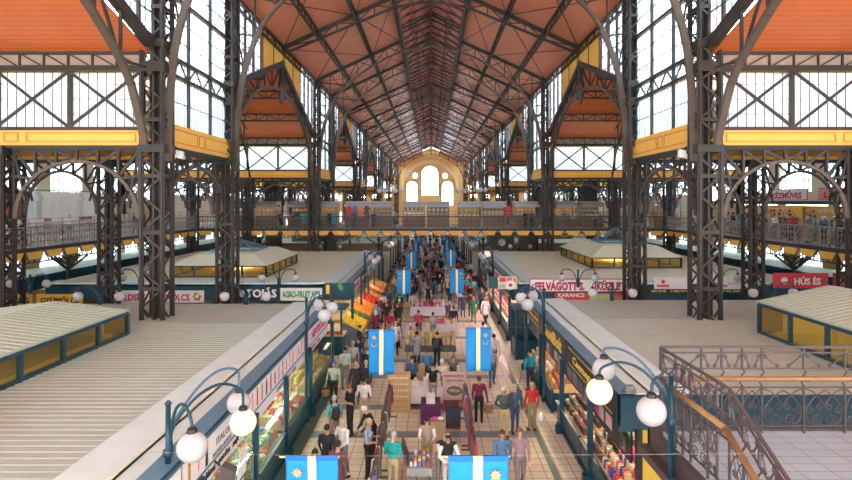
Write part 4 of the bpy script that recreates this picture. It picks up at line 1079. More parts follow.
# ================================================================ lamps
def globe_lamp(loc, s, zt, offs, lit, lab, zb=0.0, r_=.26, proto=None):
    """standard with curved arms; OFFS = list of (dx, dy, dz) globe centres from the post top"""
    r = thing('globe_lamp', (loc[0], loc[1], zb), lab, 'lamp', 'globe lamps')
    x, y = loc; t = .05
    b = MB(); b.lathe([(.11, 0), (.11, .25), (.06, .32), (.055, zt-zb-1.0), (.09, zt-zb-.98), (.09, zt-zb-.86), (.05, zt-zb-.84), (.045, zt-zb-.05), (.07, zt-zb-.04), (.02, zt-zb+.02)], (x, y, zb), 10); b.build('post', M['teal'], r, True)
    for k, (dx, dy, dz) in enumerate(offs):
        g = Vector((x+dx, y+dy, zt+dz)); dr = Vector((dx, dy, 0)); L = dr.length; dr.normalize()
        p0 = Vector((x, y, zt-.9))+dr*.07; hgt = .05
        pts = bez([p0, p0+Vector((0, 0, .4))+dr*.02, Vector((x, y, zt+hgt-.12))+dr*L*.35, Vector((x, y, zt+hgt))+dr*L*.68, Vector((g.x, g.y, max(g.z+r_+.22, zt-.18)))-dr*.05, g+Vector((0, 0, r_+.03))], 5)
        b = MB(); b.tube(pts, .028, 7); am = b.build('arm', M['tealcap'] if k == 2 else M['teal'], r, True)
        b = MB(); b.lathe([(.035, .07), (.085, .03), (.095, -.03), (.07, -.05)], (g.x, g.y, g.z+r_+.02), 10); b.build('cap', M['black'], am)
        b = MB(); b.ball(g, r_, n=20, k=14); o = b.build('globe', M['globe_on'] if lit == k else M['globe'], am, True)
        if lit == k: tag(o, 'lit warm globe')
    return r
globe_lamp((-4.72, 10.2), -1, 4.40, [(.62, -.45, -.62), (.95, 1.2, -.84), (.42, 2.5, -.92)], 1, 'nearest teal lamp standard on the left with three globes, middle one lit')
globe_lamp((4.5, 10.65), 1, 4.78, [(-.60, -.6, -.50), (-1.12, .75, -.60), (-.62, 2.1, -.56)], 1, 'nearest teal lamp standard on the right with three globes, one lit')
TRI = [(.75, -.5, -.55), (.85, .4, -.45), (.3, .95, -.45)]
for q, (s, px, y, lit) in enumerate(((-1, 307, 20.6, -1), (1, 543, 22.7, -1), (-1, 365, 38.7, -1), (1, 491, 41.5, 2), (-1, 0, 52.0, 1), (1, 0, 52.5, -1), (-1, 0, 64, -1), (1, 0, 65, 1), (-1, 0, 78, -1), (1, 0, 79, -1))):
    x = s*4.52
    globe_lamp((x, y), s, 4.5, [(-s*a, b_ if True else 0, c_) for a, b_, c_ in TRI], lit, 'three-globe teal lamp standard on the %s of the central aisle, %s from the camera' % ('left' if s < 0 else 'right', ORD[q//2+1]), 0, .24)
# two-armed lamps standing on the roof edges
spots = [(-1, 246, 26.0), (-1, 100, 26.0), (-1, 279, 32.2), (-1, 30, 30.0), (1, 612, 27.0), (1, 772, 27.0), (1, 578, 32.2), (1, 720, 32.2), (-1, 330, 54.5), (-1, 350, 63.2), (1, 520, 54.5), (-1, 140, 32.2)]
for q, (s, px, y) in enumerate(spots):
    x = (px-431)*y/F
    lab = 'two-armed globe lamp on a stall roof edge, %s' % ('in front of the TOJÁS sign', 'left of the near left column', 'above the AGRO-FRUIT sign', 'above the yellow signs', 'in front of the FELVÁGOTT sign', 'beside the HÚS ÉS sign', 'above the FELVÁGOTT sign', 'behind the near right column', 'below the left footbridge', 'far beyond the left footbridge', 'below the right footbridge', 'above the white ZÖLDSÉG sign')[q]
    zz = 3.3
    globe_lamp((x, y), s, 4.1, [(.95, -.1, -.45), (-.95, -.1, -.45)], -1, lab, zz, .22)
# ================================================================ landing with the double railing, lower right
ZL = 3.14
b = MB(); b.box(4.72, 17, 6.0, 12.0, ZL-.25, ZL); struct(b, 'floor', M['landing'], keep=True)
b = MB(); b.box(4.62, 4.74, 6.0, 12.1, ZL-.5, ZL+.06); b.box(4.62, 17, 12.0, 12.12, ZL-.5, ZL+.04); b.box(4.4, 4.62, 8.6, 12.1, ZL-.46, ZL-.3); trim(b, M['rail'])
def iron_panel(w):
    """scrollwork between two posts; local x 0..w, z 0 = floor"""
    b = MB(); c = w/2; t = .013
    for f in (-1, 1):
        e = c+f*(c-.02)
        # lower field: leaf curve, heart scrolls, big C scrolls
        pts = bez([(c, 0, .90), (c+f*c*.55, 0, .72), (c+f*c*.88, 0, .45), (c+f*c*.7, 0, .22), (c+f*c*.2, 0, .17)], 4); b.tube(pts, t, 4)
        pts = bez([(e, 0, .93), (c+f*c*.55, 0, .86), (c+f*c*.12, 0, .66), (c+f*c*.04, 0, .56)], 4); b.tube(pts, t, 4)
        r = min(.13, c*.42)
        scroll(b, c+f*r*1.05, .28, r, 1.5, -PI/2, f, 0, t, 4, 18)
        scroll(b, c+f*r*.8, .56, r*.7, 1.3, PI/2, f, 0, t, 4, 14)
        if w > .6: scroll(b, c+f*c*.75, .52, .11, 1.3, PI, f, 0, t, 4, 14)
        # upper field: V bars with curls
        b.bar((c+f*(c-.04), 0, 1.62), (c+f*.05 if w < .6 else c+f*.12, 0, 1.40), .022)
        scroll(b, c+f*(c-.07), 1.60, .05, 1.2, 0, f, 0, t*.9, 4, 10); scroll(b, c+f*(.07 if w < .6 else .12), 1.42, .045, 1.2, PI, f, 0, t*.9, 4, 10)
    return b
def iron_post(down=0.0):
    b = MB(); b.bar((0, 0, -down), (0, 0, 1.0), .035)
    b.tube(bez([(0, 0, 1.0), (-.05, 0, 1.08), (-.01, .0, 1.2), (.05, 0, 1.28), (0, 0, 1.34)], 3), .017, 5); b.bar((0, 0, 1.32), (0, 0, 1.80), .035)
    b.ball((0, 0, 1.66), .03, n=6, k=4); b.ball((0, 0, .955), .03, n=6, k=4)
    return b
LP = {}
def fancy_rail(p0, p1, pat, label, hand=True, slope=0.0):
    p0 = Vector(p0); p1 = Vector(p1); d = p1-p0; L = Vector((d.x, d.y, 0)).length; rz = math.atan2(d.y, d.x)
    r = thing('landing_railing', p0, label, 'railing', None, rz); ROOT[r.name] = Vector((0, 0, 0)); k_ = d.z/L
    shear = Matrix(((1, 0, 0, 0), (0, 1, 0, 0), (k_, 0, 1, 0), (0, 0, 0, 1)))
    x = 0.0; i = 0
    xs = [0.0]
    while x+.38 < L: w = pat[i % len(pat)]; w = min(w, L-x); x += w; xs.append(x); i += 1
    for j, xx in enumerate(xs):
        if 'post' not in LP: o = iron_post(.05).build('post', M['rail'], r); LP['post'] = o
        else: o = LP['post'].copy(); COL.objects.link(o); o.parent = r
        o.location = (xx, 0, k_*xx)
        if j < len(xs)-1:
            w = xs[j+1]-xx; key = (round(w, 2), round(k_, 3))
            if key not in LP:
                b = iron_panel(w); b.v = [(a, c, e+k_*a) for a, c, e in b.v]; o = b.build('scroll_panel', M['rail'], r); LP[key] = o
            else: o = LP[key].copy(); COL.objects.link(o); o.parent = r
            o.location = (xx, 0, k_*xx)
    b = MB()
    for z in (.15, .955, 1.35, 1.68): b.bar((0, 0, z), (L, 0, z+k_*L), .028)
    b.bar((0, 0, 1.80), (L, 0, 1.80+k_*L), .045); b.build('rail_bar', M['rail'], r)
    if hand: b = MB(); b.tube([(0, -.06, 1.15), (L, -.06, 1.15+k_*L)], .055, 10); b.build('handrail', M['wood'], r, True)
    return r
fancy_rail((4.8, 11.9, ZL), (16.5, 11.9, ZL), [.86, .43, .43, .41, .88], 'scrollwork railing with wooden handrail along the back of the tiled landing')
fancy_rail((4.8, 11.8, ZL), (4.86, 9.3, ZL), [.62, .31, .31], 'scrollwork railing with wooden handrail along the aisle side of the landing')
fancy_rail((4.86, 9.25, ZL), (4.9, 7.0, ZL-1.15), [.41], 'sloping scrollwork railing leading down toward the camera from the landing')
# end wall below the landing: yellow panel and dark uprights
r = thing('stall_end_panel', (5.6, 13.85, 0), 'yellow end panel in a dark teal frame below the right landing lamp', 'panel')
b = MB(); b.box(5.12, 6.2, 13.78, 13.84, 0, 2.45); b.build('yellow_board', cm((.62, .40, .05)), r)
b = MB(); b.box(4.98, 5.12, 13.74, 13.88, 0, 2.5); b.box(6.2, 6.3, 13.74, 13.88, 0, 2.5); b.build('upright', M['black'], r)
b = MB(); b.box(4.6, 6.6, 13.7, 13.84, 2.5, 3.26); o = b.build('end_beam', M['teal'], r)
r = thing('floodlight', (4.75, 13.6, 3.3), 'small grey floodlight on the end of the right fascia', 'lamp')
b = MB(); b.prism([(4.62, 13.5, 3.42), (4.88, 13.5, 3.42), (4.84, 13.5, 3.6), (4.66, 13.5, 3.6)], (0, .12, 0)); b.build('housing', M['chrome'], r)
b = MB(); b.tube([(4.6, 13.6, 3.5), (4.6, 13.6, 3.34), (4.9, 13.6, 3.34), (4.9, 13.6, 3.5)], .012, 5); b.build('bracket', M['iron'], r)
# ================================================================ flags across the aisle
def flag(c, w, h, right, lab, sun=True):
    """C = top centre; cloth hanging from a rod, cream centre stripe"""
    r = thing('blue_flag', c, lab, 'flag', 'flags over the aisle'); x, y, z = c
    def wave(u, v): return .035*math.sin(u*7+v*3+x)*(.3+v)+.02*math.sin(v*5)
    def strip(u0, u1, name, m):
        b = MB(); n, k = 6, 10; vs = []
        for j in range(k+1):
            for i in range(n+1):
                u = u0+(u1-u0)*i/n; v = j/k; vs.append((x+(u-.5)*w*(1-.02*v), y+wave(u, v), z-v*h))
        for j in range(k+1):
            for i in range(n+1):
                u = u0+(u1-u0)*i/n; v = j/k; vs.append((x+(u-.5)*w*(1-.02*v), y+wave(u, v)+.006, z-v*h))
        N = (n+1)*(k+1); fs = []
        for j in range(k):
            for i in range(n):
                a = j*(n+1)+i; fs.append((a+n+1, a+n+2, a+1, a)); fs.append((N+a, N+a+1, N+a+n+2, N+a+n+1))
        for i in range(n):
            fs.append((i, i+1, N+i+1, N+i)); a = k*(n+1)+i; fs.append((a+1, a, N+a, N+a+1))
        for j in range(k):
            a = j*(n+1); fs.append((a, N+a, N+a+n+1, a+n+1)); a += n; fs.append((a+n+1, N+a+n+1, N+a, a))
        b.add(vs, fs); return b.build(name, m, r, True)
    strip(0, .41, 'blue_field', M['flag']); strip(.41, .575, 'cream_stripe', M['flagy']); strip(.575, 1, 'blue_field', M['flag'])
    b = MB(); b.box(x-w/2-.005, x-.09*w, y-.02, y+.02, z-.05, z+.02); b.box(x+.075*w, x+w/2+.005, y-.02, y+.02, z-.05, z+.02); b.build('hem', M['flag2'], r)
    b = MB(); b.tube([(x-w/2-.1, y, z), (x+w/2+.02, y, z)], .014, 6); b.build('rod', M['lwood'], r)
    u = .78 if right else .22; sx = x+(u-.5)*w; sz = z-h*.17; b = MB()
    pts = []
    for k in range(16): rr = w*.105 if k % 2 == 0 else w*.06; pts.append((sx+rr*math.sin(k*PI/8), y-.045+wave(u, .17), sz+rr*math.cos(k*PI/8)))
    b.prism(pts, (0, .008, 0)); b.build('sun_emblem', M['flago'], r)
    b = MB()
    for f in (-1, 1): b.bar((sx+f*w*.1, y-.045, sz-h*.12), (sx+f*w*.02, y-.045, sz-h*.2), .012, .02)
    b.tube([(sx+w*.08*math.cos(t*PI/6), y-.045, sz-h*.17-w*.06*math.sin(t*PI/6)) for t in range(7)], .008, 4); b.build('crest_emblem', M['flago'], r)
    return r
fl_ = [(312, 457, 8.9, 52, 0), (478.5, 457, 7.7, 60, 1), (381.5, 330, 17.6, 26, 0), (478.5, 328, 17.6, 25, 1), (404, 270, 33, 14, 0), (457, 269.5, 33, 14, 1), (411.5, 252, 47, 9.8, 0), (451, 250, 47, 9.6, 1), (416, 242, 61, 7.5, 0), (447, 240, 61, 7.5, 1), (419, 236, 76, 6, 0), (444, 235, 76, 6, 1)]
for q, (px, py, d, pw, rt) in enumerate(fl_):
    p = at(px, py, d); w = pw*d/F
    flag((p.x, p.y, p.z), w, w*1.72, rt, 'blue flag with a cream middle stripe, %s pair from the camera, on the %s' % (ORD[q//2], 'right' if rt else 'left'))
for q in range(6):
    a = at(*fl_[2*q][:3]); c = at(*fl_[2*q+1][:3]); b = MB(); z = (a.z+c.z)/2+.015; yy = (a.y+c.y)/2
    b.tube([(-4.6, a.y, a.z+.08), (a.x, a.y, a.z+.016), (c.x, c.y, c.z+.016), (4.5, c.y, c.z+.05)], .0025, 4)
    o = b.build('flag_wire', M['wirem'], None); tag(o, 'thin wire strung across the aisle carrying the %s pair of flags' % ORD[q], 'wire')
# ================================================================ stall interiors and goods
def item(key, maker, m, loc, lab, cat, grp, rz=0, sc_=None, name=None):
    k = (key, m.name)
    if k not in souv:
        o = maker().build(name or key, m, None, True, True); souv[k] = o
        for p in o.data.polygons: p.use_smooth = key in ('orange', 'apple', 'pepper', 'cabbage', 'straw_doll', 'sausage', 'loaf')
    else: o = souv[k].copy(); COL.objects.link(o)
    o.location = loc; o.rotation_euler.z = rz
    if sc_: o.scale = (sc_,)*3
    return tag(o, lab, cat, grp)
mk_ball = lambda: MB().ball((0, 0, .05), .052, n=8, k=6)
mk_box = lambda: MB().box(-.045, .045, -.06, .06, 0, .2).box(-.047, .047, -.03, .03, .05, .15)
mk_pack = lambda: MB().prism([(-.07, -.05, 0), (.07, -.05, 0), (.055, -.05, .2), (-.055, -.05, .2)], (0, .1, 0)).box(-.05, .05, -.01, .01, .2, .25)
mk_saus = lambda: MB().tube([(0, -.03, 0), (0, 0, -.15), (0, 0, -.3), (0, -.03, -.42)], [.02, .035, .035, .02], 7)
mk_loaf = lambda: MB().ball((0, 0, .06), .13, .08, .07, 10, 6)
mk_wheel = lambda: MB().lathe([(.1, 0), (.115, .02), (.115, .07), (.1, .09)], n=12)
def display(s, ya, yb, lab, glass=False, mcol='teal', xi=4.5, tiers=5, z0=.85, dz=.11, dx=.22):
    r = thing('display_counter', (s*(xi+.6), (ya+yb)/2, 0), lab, 'counter')
    X = lambda a, c: sorted((s*a, s*c))
    b = MB(); b.box(*X(xi+.04, xi+1.25), ya, yb, .08, z0-.1); b.build('base', M[mcol], r)
    b = MB(); b.box(*X(xi, xi+.06), ya, yb, .25, z0+.02); b.box(*X(xi-.06, xi+.04), ya, yb, z0-.02, z0+.03); b.box(*X(xi-.02, xi+.04), ya, yb, 0, .12); b.build('front_rail', M[mcol], r)
    for t in range(tiers):
        b = MB(); b.box(*X(xi+.08+t*dx, xi+.08+(t+1)*dx), ya+.03, yb-.03, z0-.1, z0+t*dz); b.build('step_shelf', M['lwood'], r)
    if glass:
        b = MB(); b.box(*X(xi+.02, xi+.03), ya, yb, z0, z0+.75); b.box(*X(xi+.03, xi+.6), ya, yb, z0+.75, z0+.76); b.build('glass_front', M['clear'], r)
        b = MB()
        for y in (ya, yb): b.box(*X(xi, xi+.05), y-.03, y+.03, z0, z0+.78)
        b.build('glass_frame', M['chrome'], r)
    return r
def tube_light(s, ya, yb, x, z, kind, lab):
    r = thing('tube_light', (s*x, (ya+yb)/2, z), lab, 'light')
    b = MB(); b.tube([(s*x, ya, z), (s*x, yb, z)], .03, 6); b.build('tube', M[kind], r); b = MB(); b.box(s*x-.06, s*x+.06, ya, yb, z+.03, z+.07); b.build('fitting', M['white'], r)
# right near stall: rows of dark packets
display(1, 13.95, 17.1, 'stepped teal counter of souvenirs at the near end of the right stalls, by the lamp'); display(1, 17.2, 20.3, 'stepped teal counter crowded with dark packets, second on the right')
R_ = random.Random(21)
dk = [((.03, .025, .03), 'black'), ((.07, .05, .05), 'dark brown'), ((.16, .13, .12), 'taupe'), ((.28, .25, .26), 'grey'), ((.22, .04, .05), 'maroon'), ((.45, .4, .34), 'beige')]
for t in range(5):
    y = 16.9; seg = [(17.3, 20.2, dk, 'second right'), (15.5, 17.0, dk, 'nearest right')]
    for ya, yb, pal, w_ in seg:
        n = int((yb-ya)/.155)
        cc, cn = pal[(t*2+len(w_)) % len(pal)] 
        for k in range(n):
            if R_.random() < .12: continue
            cc, cn = pal[R_.randrange(len(pal))] if R_.random() < .5 else pal[(t+1) % 3]
            item('packet', mk_box, cm(cc), (4.5+.19+t*.22, ya+.05+k*.155, .855+t*.11), '%s upright packet on %s of the %s counter' % (cn, ('the front step', 'the second step', 'the middle step', 'the fourth step', 'the top step')[t], w_), 'packet', 'packets on the right counters')
brt = [((.7, .06, .28), 'pink'), ((.62, .08, .06), 'red'), ((.7, .5, .3), 'tan'), ((.05, .08, .35), 'blue'), ((.72, .65, .55), 'cream'), ((.65, .25, .2), 'coral')]
for t in range(5):
    for k in range(9):
        j = (0 if (t > 2 and k > 4) else (5 if t > 2 else R_.choice((1, 2, 4, 2, 3))))
        cc, cn = brt[j]
        item('doll_packet', mk_pack, cm(cc), (4.5+.19+t*.22, 14.08+k*.155, .855+t*.11), '%s wrapped souvenir on %s at the nearest end of the right counter' % (cn, ('the front step', 'the second step', 'the middle step', 'the fourth step', 'the top step')[t]), 'souvenir', 'wrapped souvenirs on the right counter')
display(1, 21.4, 26.6, 'teal counter of bagged snacks and dried fruit, third on the right', xi=4.55)
for t in range(5):
    for k in range(28):
        cc, cn = R_.choice([((.8, .75, .7), 'white'), ((.75, .35, .08), 'orange'), ((.45, .12, .06), 'rust'), ((.7, .55, .2), 'mustard'), ((.35, .2, .1), 'brown'), ((.75, .6, .55), 'pale pink')])
        item('snack_bag', mk_pack, cm(cc), (4.55+.19+t*.22, 21.55+k*.18, .855+t*.11), '%s snack bag on %s of the third right counter' % (cn, ('the front step', 'the second step', 'the middle step', 'the fourth step', 'the top step')[t]), 'bag', 'snack bags on the third right counter')
tube_light(1, 14.5, 26.5, 5.5, 2.8, 'warmtube', 'warm tube light under the ceiling of the nearest right stalls')
# left near stalls: glass cases of cheese and sausage
for q, (ya, yb) in enumerate(((8.0, 14.4), (14.8, 17.5), (17.9, 21.0), (21.4, 25.8))):
    display(-1, ya, yb, '%s glass-fronted food counter along the left aisle' % ORD[q], True, 'teal2', 4.5, 4)
    pal = [[((.75, .70, .6), 'cream'), ((.6, .08, .07), 'red'), ((.7, .55, .2), 'yellow')], [((.75, .7, .62), 'cream'), ((.1, .25, .5), 'blue'), ((.62, .15, .1), 'red'), ((.2, .4, .2), 'green')], [((.6, .07, .06), 'red'), ((.7, .6, .4), 'tan')], [((.65, .4, .15), 'golden'), ((.75, .6, .2), 'yellow')]][q]
    for t in range(4):
        for k in range(int((yb-ya)/.27)):
            cc, cn = R_.choice(pal); mk, key = [(mk_wheel, 'cheese_wheel'), (mk_loaf, 'loaf'), (mk_pack, 'food_pack')][(t+q+k//5) % 3]
            item(key, mk, cm(cc), (-4.5-.2-t*.22, ya+.15+k*.27, .856+t*.11), '%s %s inside the %s glass counter on the left' % (cn, key.replace('_', ' '), ORD[q]), 'food', 'food in the %s left glass counter' % ORD[q], R_.uniform(-.3, .3))
    if q in (1, 2):
        for k in range(10):
            item('sausage', mk_saus, cm((.42, .03, .03)), (-5.6, ya+.3+k*.24, 2.35-(k % 3)*.06), 'red sausage hanging behind the %s glass counter on the left' % ORD[q], 'sausage', 'sausages hanging over the %s left counter' % ORD[q])
for q, (ya, yb, kd) in enumerate(((8.2, 14.0, 'whitetube'), (15, 20.8, 'whitetube'), (21.5, 25.5, 'warmtube'))): tube_light(-1, ya, yb, 5.3, 2.75, kd, '%s tube light over the left glass counters' % ORD[q])
for q, (y, z, w, h) in enumerate(((13.6, 1.95, .5, .3), (13.5, 1.6, .6, .28), (13.4, 1.2, .45, .35))):
    b = MB(); b.box(-4.50, -4.49, y-w/2, y+w/2, z-h/2, z+h/2); o = b.build('paper_notice', M['white'], None); tag(o, 'white paper notice on the left stall glass beside the near post, %s' % ('upper', 'middle', 'lower')[q], 'notice')
b = MB(); b.box(-4.53, -4.52, 11.3, 14.5, .9, 2.2); o = b.build('glass_screen', M['clear'], None); tag(o, 'glass screen above the nearest left counter', 'glass')
r = thing('floodlight', (-4.2, 12.0, 2.3), 'grey floodlight under the nearest left sign', 'lamp')
b = MB(); b.prism([(-4.45, 11.85, 2.2), (-4.15, 11.75, 2.12), (-4.1, 11.8, 2.36), (-4.4, 11.9, 2.44)], (0, .26, 0)); b.build('housing', cm((.12, .11, .11)), r)
b = MB(); b.tube([(-4.45, 12, 2.4), (-4.58, 12, 2.52)], .02, 5); b.build('bracket', M['iron'], r)
# left second row: heaped fruit in crates facing the aisle
r = thing('fruit_stand', (-4.1, 38, 0), 'long sloping fruit stand beside the aisle in front of the second left row', 'stand')
b = MB(); b.prism([(-5.0, 31.4, 0), (-3.75, 31.4, 0), (-3.7, 31.4, .62), (-5.0, 31.4, 1.25)], (0, 17.5, 0)); b.build('sloping_base', cm((.14, .16, .2)), r)
b = MB(); b.prism([(-3.72, 31.4, .55), (-3.66, 31.4, .55), (-3.66, 31.4, .75), (-3.72, 31.4, .75)], (0, 17.5, 0)); b.build('front_edge', M['chrome'], r)
fr_pal = [((.85, .60, .03), 'yellow pepper'), ((.9, .62, .04), 'yellow pepper'), ((.10, .16, .04), 'dark green cucumber'), ((.85, .30, .02), 'orange'), ((.88, .24, .02), 'orange'), ((.88, .36, .05), 'peach'), ((.65, .05, .03), 'red apple'), ((.6, .04, .03), 'tomato'), ((.85, .6, .1), 'lemon'), ((.55, .04, .04), 'red apple'), ((.86, .5, .1), 'apricot'), ((.7, .1, .1), 'plum tomato'), ((.3, .4, .08), 'pear'), ((.8, .25, .03), 'orange')]
for ci in range(14):
    cc, cn = fr_pal[ci]; y0 = 31.5+ci*1.24
    r = thing('fruit_crate', (-4.3, y0+.58, .9), 'shallow crate heaped with %ss, %s from the near end of the fruit stand' % (cn, (ORD+['thirteenth', 'fourteenth'])[ci]), 'crate', 'crates on the fruit stand')
    b = MB(); zf = lambda x: .64+(-3.7-x)*.485
    for yy in (y0, y0+1.16): b.prism([(-3.74, yy, zf(-3.74)), (-4.98, yy, zf(-4.98)), (-4.98, yy, zf(-4.98)+.14), (-3.74, yy, zf(-3.74)+.14)], (0, .03, 0))
    b.prism([(-3.74, y0, zf(-3.74)), (-4.98, y0, zf(-4.98)), (-4.98, y0, zf(-4.98)+.03), (-3.74, y0, zf(-3.74)+.03)], (0, 1.19, 0)); b.build('crate_box', M['lwood'], r)
    ni, nj = (8, 7) if ci < 6 else (6, 5)
    for i in range(ni):
        for j in range(nj):
            x = -3.85-1.0*i/(ni-1); y = y0+.12+.93*j/(nj-1); hh = .04+.10*math.sin(PI*(j+.5)/nj)
            item('fruit_'+str(ci > 5), lambda: MB().ball((0, 0, .07), .095 if ci < 6 else .13, n=7, k=5), cm(cc, .45), (x+R_.uniform(-.02, .02), y+R_.uniform(-.02, .02), zf(x)+hh), '%s heaped in the %s crate of the left fruit stand' % (cn, (ORD+['thirteenth', 'fourteenth'])[ci]), 'fruit', '%ss in the %s crate' % (cn, (ORD+['thirteenth', 'fourteenth'])[ci]), name=cn.replace(' ', '_').replace('dark_green_', '').replace('red_', '').replace('yellow_', ''))
# bulbs strung over the fruit stand
for k in range(5):
    p = (-4.75, 33+k*3.6, 2.5); r = thing('hanging_bulb', p, 'warm bulb hanging over the left fruit stand, %s from its near end' % ORD[k], 'bulb', 'bulbs over the fruit stand')
    b = MB(); b.ball((p[0], p[1], p[2]), .07, n=8, k=6); b.build('bulb_glass', M['bulb'], r, True); b = MB(); b.bar((p[0], p[1], p[2]+.06), (p[0]-.3, p[1], 2.9), .015); b.build('cord', M['black'], r)
# yellow pepper garland / bags hanging at the first corner, counters in front of row two
r = thing('corner_counter', (-5.2, 31.2, 0), 'teal corner counter of bread and meat between the left lamp and the fruit stand', 'counter')
b = MB(); b.box(-6.4, -4.6, 29.4, 30.4, 0, 1.0); b.build('body', M['teal2'], r); b = MB(); b.box(-6.5, -4.5, 29.3, 30.5, 1.0, 1.06); b.build('top', M['lwood'], r)
b = MB(); b.box(-6.4, -6.3, 29.4, 29.5, 1.0, 2.4); b.box(-4.7, -4.6, 29.4, 29.5, 1.0, 2.4); b.box(-6.6, -4.4, 29.2, 30.6, 2.4, 2.5); b.build('canopy_frame', M['teal2'], r)
b = MB(); b.box(-6.4, -4.6, 29.9, 30.3, 1.55, 1.6); b.build('shelf', M['lwood'], r)
for k in range(10):
    item('loaf', mk_loaf, cm((.55, .33, .1)), (-6.25+k*.17, 30.1, 1.6), 'brown loaf on the shelf of the teal corner counter', 'bread', 'loaves at the corner counter', 1.2)
    item('loaf', mk_loaf, cm((.3, .07, .06)), (-6.25+k*.17, 29.7, 1.06), 'dark red meat cut on the teal corner counter', 'meat', 'meat cuts at the corner counter', 1.2, name='meat_cut')
# right second row: pink lit butchers' windows
for q in range(5):
    ya = 32.7+q*4.2
    display(1, ya, ya+3.9, '%s meat counter along the second right row' % ORD[q], True, 'teal', 4.5, 3)
    tube_light(1, ya+.2, ya+3.7, 5.2, 2.6, 'pinktube', 'pink tube light over the %s meat counter on the right' % ORD[q])
    for t in range(3):
        for k in range(11): item('meat_cut', mk_loaf, cm((.5, .08, .08)), (4.72+t*.22, ya+.25+k*.33, .856+t*.11), 'red meat cut in the %s meat counter on the right' % ORD[q], 'meat', 'meat in the %s right counter' % ORD[q], 1.0, name='meat_cut')
    for k in range(9): item('sausage', mk_saus, cm((.45, .06, .05)), (5.5, ya+.4+k*.38, 2.3), 'sausage hanging over the %s meat counter on the right' % ORD[q], 'sausage', 'sausages over the %s right counter' % ORD[q])
r = thing('cashier_booth', (5.0, 29.3, 0), 'small glazed teal booth with a blue screen between the right stall rows', 'booth')
b = MB()
for x in (4.3, 5.9):
    for y in (28.6, 30.2): b.box(x-.06, x+.06, y-.06, y+.06, 0, 2.5)
b.box(4.2, 6.0, 28.5, 30.3, 2.42, 2.55); b.build('frame', M['teal'], r)
b = MB(); b.box(4.3, 5.9, 28.62, 28.7, 0, .95); b.box(4.28, 4.34, 28.6, 30.2, 0, .95); b.box(4.3, 5.9, 30.1, 30.2, 0, 2.4); b.build('panel', M['teal'], r)
b = MB(); b.box(4.33, 5.87, 28.6, 28.61, .95, 2.4); b.build('glass', M['clear'], r)
b = MB(); b.box(4.85, 5.35, 29.2, 29.3, 1.7, 2.0); o = b.build('screen', emis('blue_screen', (.1, .45, .8), .9), r)
for yy, xx, e_, c_ in ((15, 5.6, 60, (1, .82, .6)), (19, 5.6, 60, (1, .82, .6)), (24, 5.6, 50, (1, .85, .65)), (11, -5.3, 60, (.95, 1, .85)), (16, -5.4, 60, (.95, 1, .85)), (20, -5.4, 60, (.95, 1, .85)), (34.5, -5.0, 60, (1, .75, .45)), (39, -5.0, 60, (1, .75, .45)), (45, -5.0, 60, (1, .75, .45)), (34.5, 5.1, 220, (1, .6, .55)), (39, 5.1, 220, (1, .6, .55)), (45, 5.1, 220, (1, .6, .55)), (29.4, 5.1, 40, (1, .8, .7)), (30.0, -5.4, 22, (1, .8, .5))):
    ld = bpy.data.lights.new('stall_lamp', 'AREA'); ld.shape = 'RECTANGLE'; ld.size = .12; ld.size_y = 2.5; ld.energy = e_; ld.color = c_
    o = bpy.data.objects.new('stall_lamp', ld); COL.objects.link(o); o.location = (xx, yy, 2.7)
# ================================================================ gallery goods: clothes on the left, snack bars on the right
b = MB(); b.box(-26.54, -26.46, 34, 48, 8.7, 8.78); o = b.build('clothes_rail', M['green'], None); tag(o, 'long green rail carrying clothes on the left gallery', 'rail')
gp = [(.75, .7, .6), (.75, .72, .7), (.45, .04, .1), (.12, .1, .1), (.75, .72, .7), (.75, .7, .6), (.55, .5, .45), (.75, .72, .7), (.6, .08, .08), (.15, .2, .4)]
names_ = ['cream', 'white', 'crimson', 'black', 'pale white', 'ivory', 'greige', 'bright white', 'red', 'navy']
for k in range(26):
    j = (2, 8, 3, 9)[k] if k < 4 else (0, 1, 4, 5, 7, 1, 6, 5, 4, 7)[k % 10]; y = 35.5+k*.46
    x = -26.5
    key = ('lg', gp[j])
    mk = lambda: MB().prism([(-.03, -.24, -1.9), (-.03, .24, -1.9), (-.03, .22, -.5), (-.03, .33, -.55), (-.03, .34, -.4), (-.03, .13, 0), (-.03, -.13, 0), (-.03, -.34, -.4), (-.03, -.33, -.55), (-.03, -.22, -.5)], (.08, 0, 0)).tube([(0, 0, 0), (0, 0, .14)], .01, 4)
    item('embroidered_dress', mk, cm(gp[j]), (x, y, 8.62-(k % 3)*.03), '%s dress hanging on the left gallery rail, %s' % (names_[j], ['near end', 'early', 'before the middle', 'middle', 'past the middle', 'far', 'far end'][min(6, k//4)]), 'garment', 'dresses on the left gallery', R_.uniform(-1.2, -.7), 1.0)
for k in range(9):
    y = 28.0+k*2.3; r = thing('goods_rack', (-25.6, y, 5.4), 'pale shelf rack of folded linen on the left gallery, %s from the camera' % ORD[k], 'rack', 'linen racks on the left gallery')
    b = MB()
    for z in (.3, .75, 1.2): b.box(-25.9, -25.3, y-1.0, y+1.0, 5.4+z, 5.44+z)
    for yy in (y-1, y+1): b.box(-25.9, -25.3, yy-.02, yy+.02, 5.4, 6.9)
    b.build('shelf_frame', M['white'], r)
    for t, z in enumerate((.34, .79, 1.24)):
        for j in range(6):
            cc = R_.choice([(.75, .72, .7), (.75, .7, .6), (.6, .08, .08), (.2, .35, .15)])
            souvenir('folded_cloth', cc, (-25.6, y-.8+j*.32, 5.4+z), '%s folded cloth on the %s shelf of the %s linen rack, left gallery' % (CNAME[cc], ('low', 'middle', 'top')[t], ORD[k]), 'folded cloths of the %s linen rack' % ORD[k])
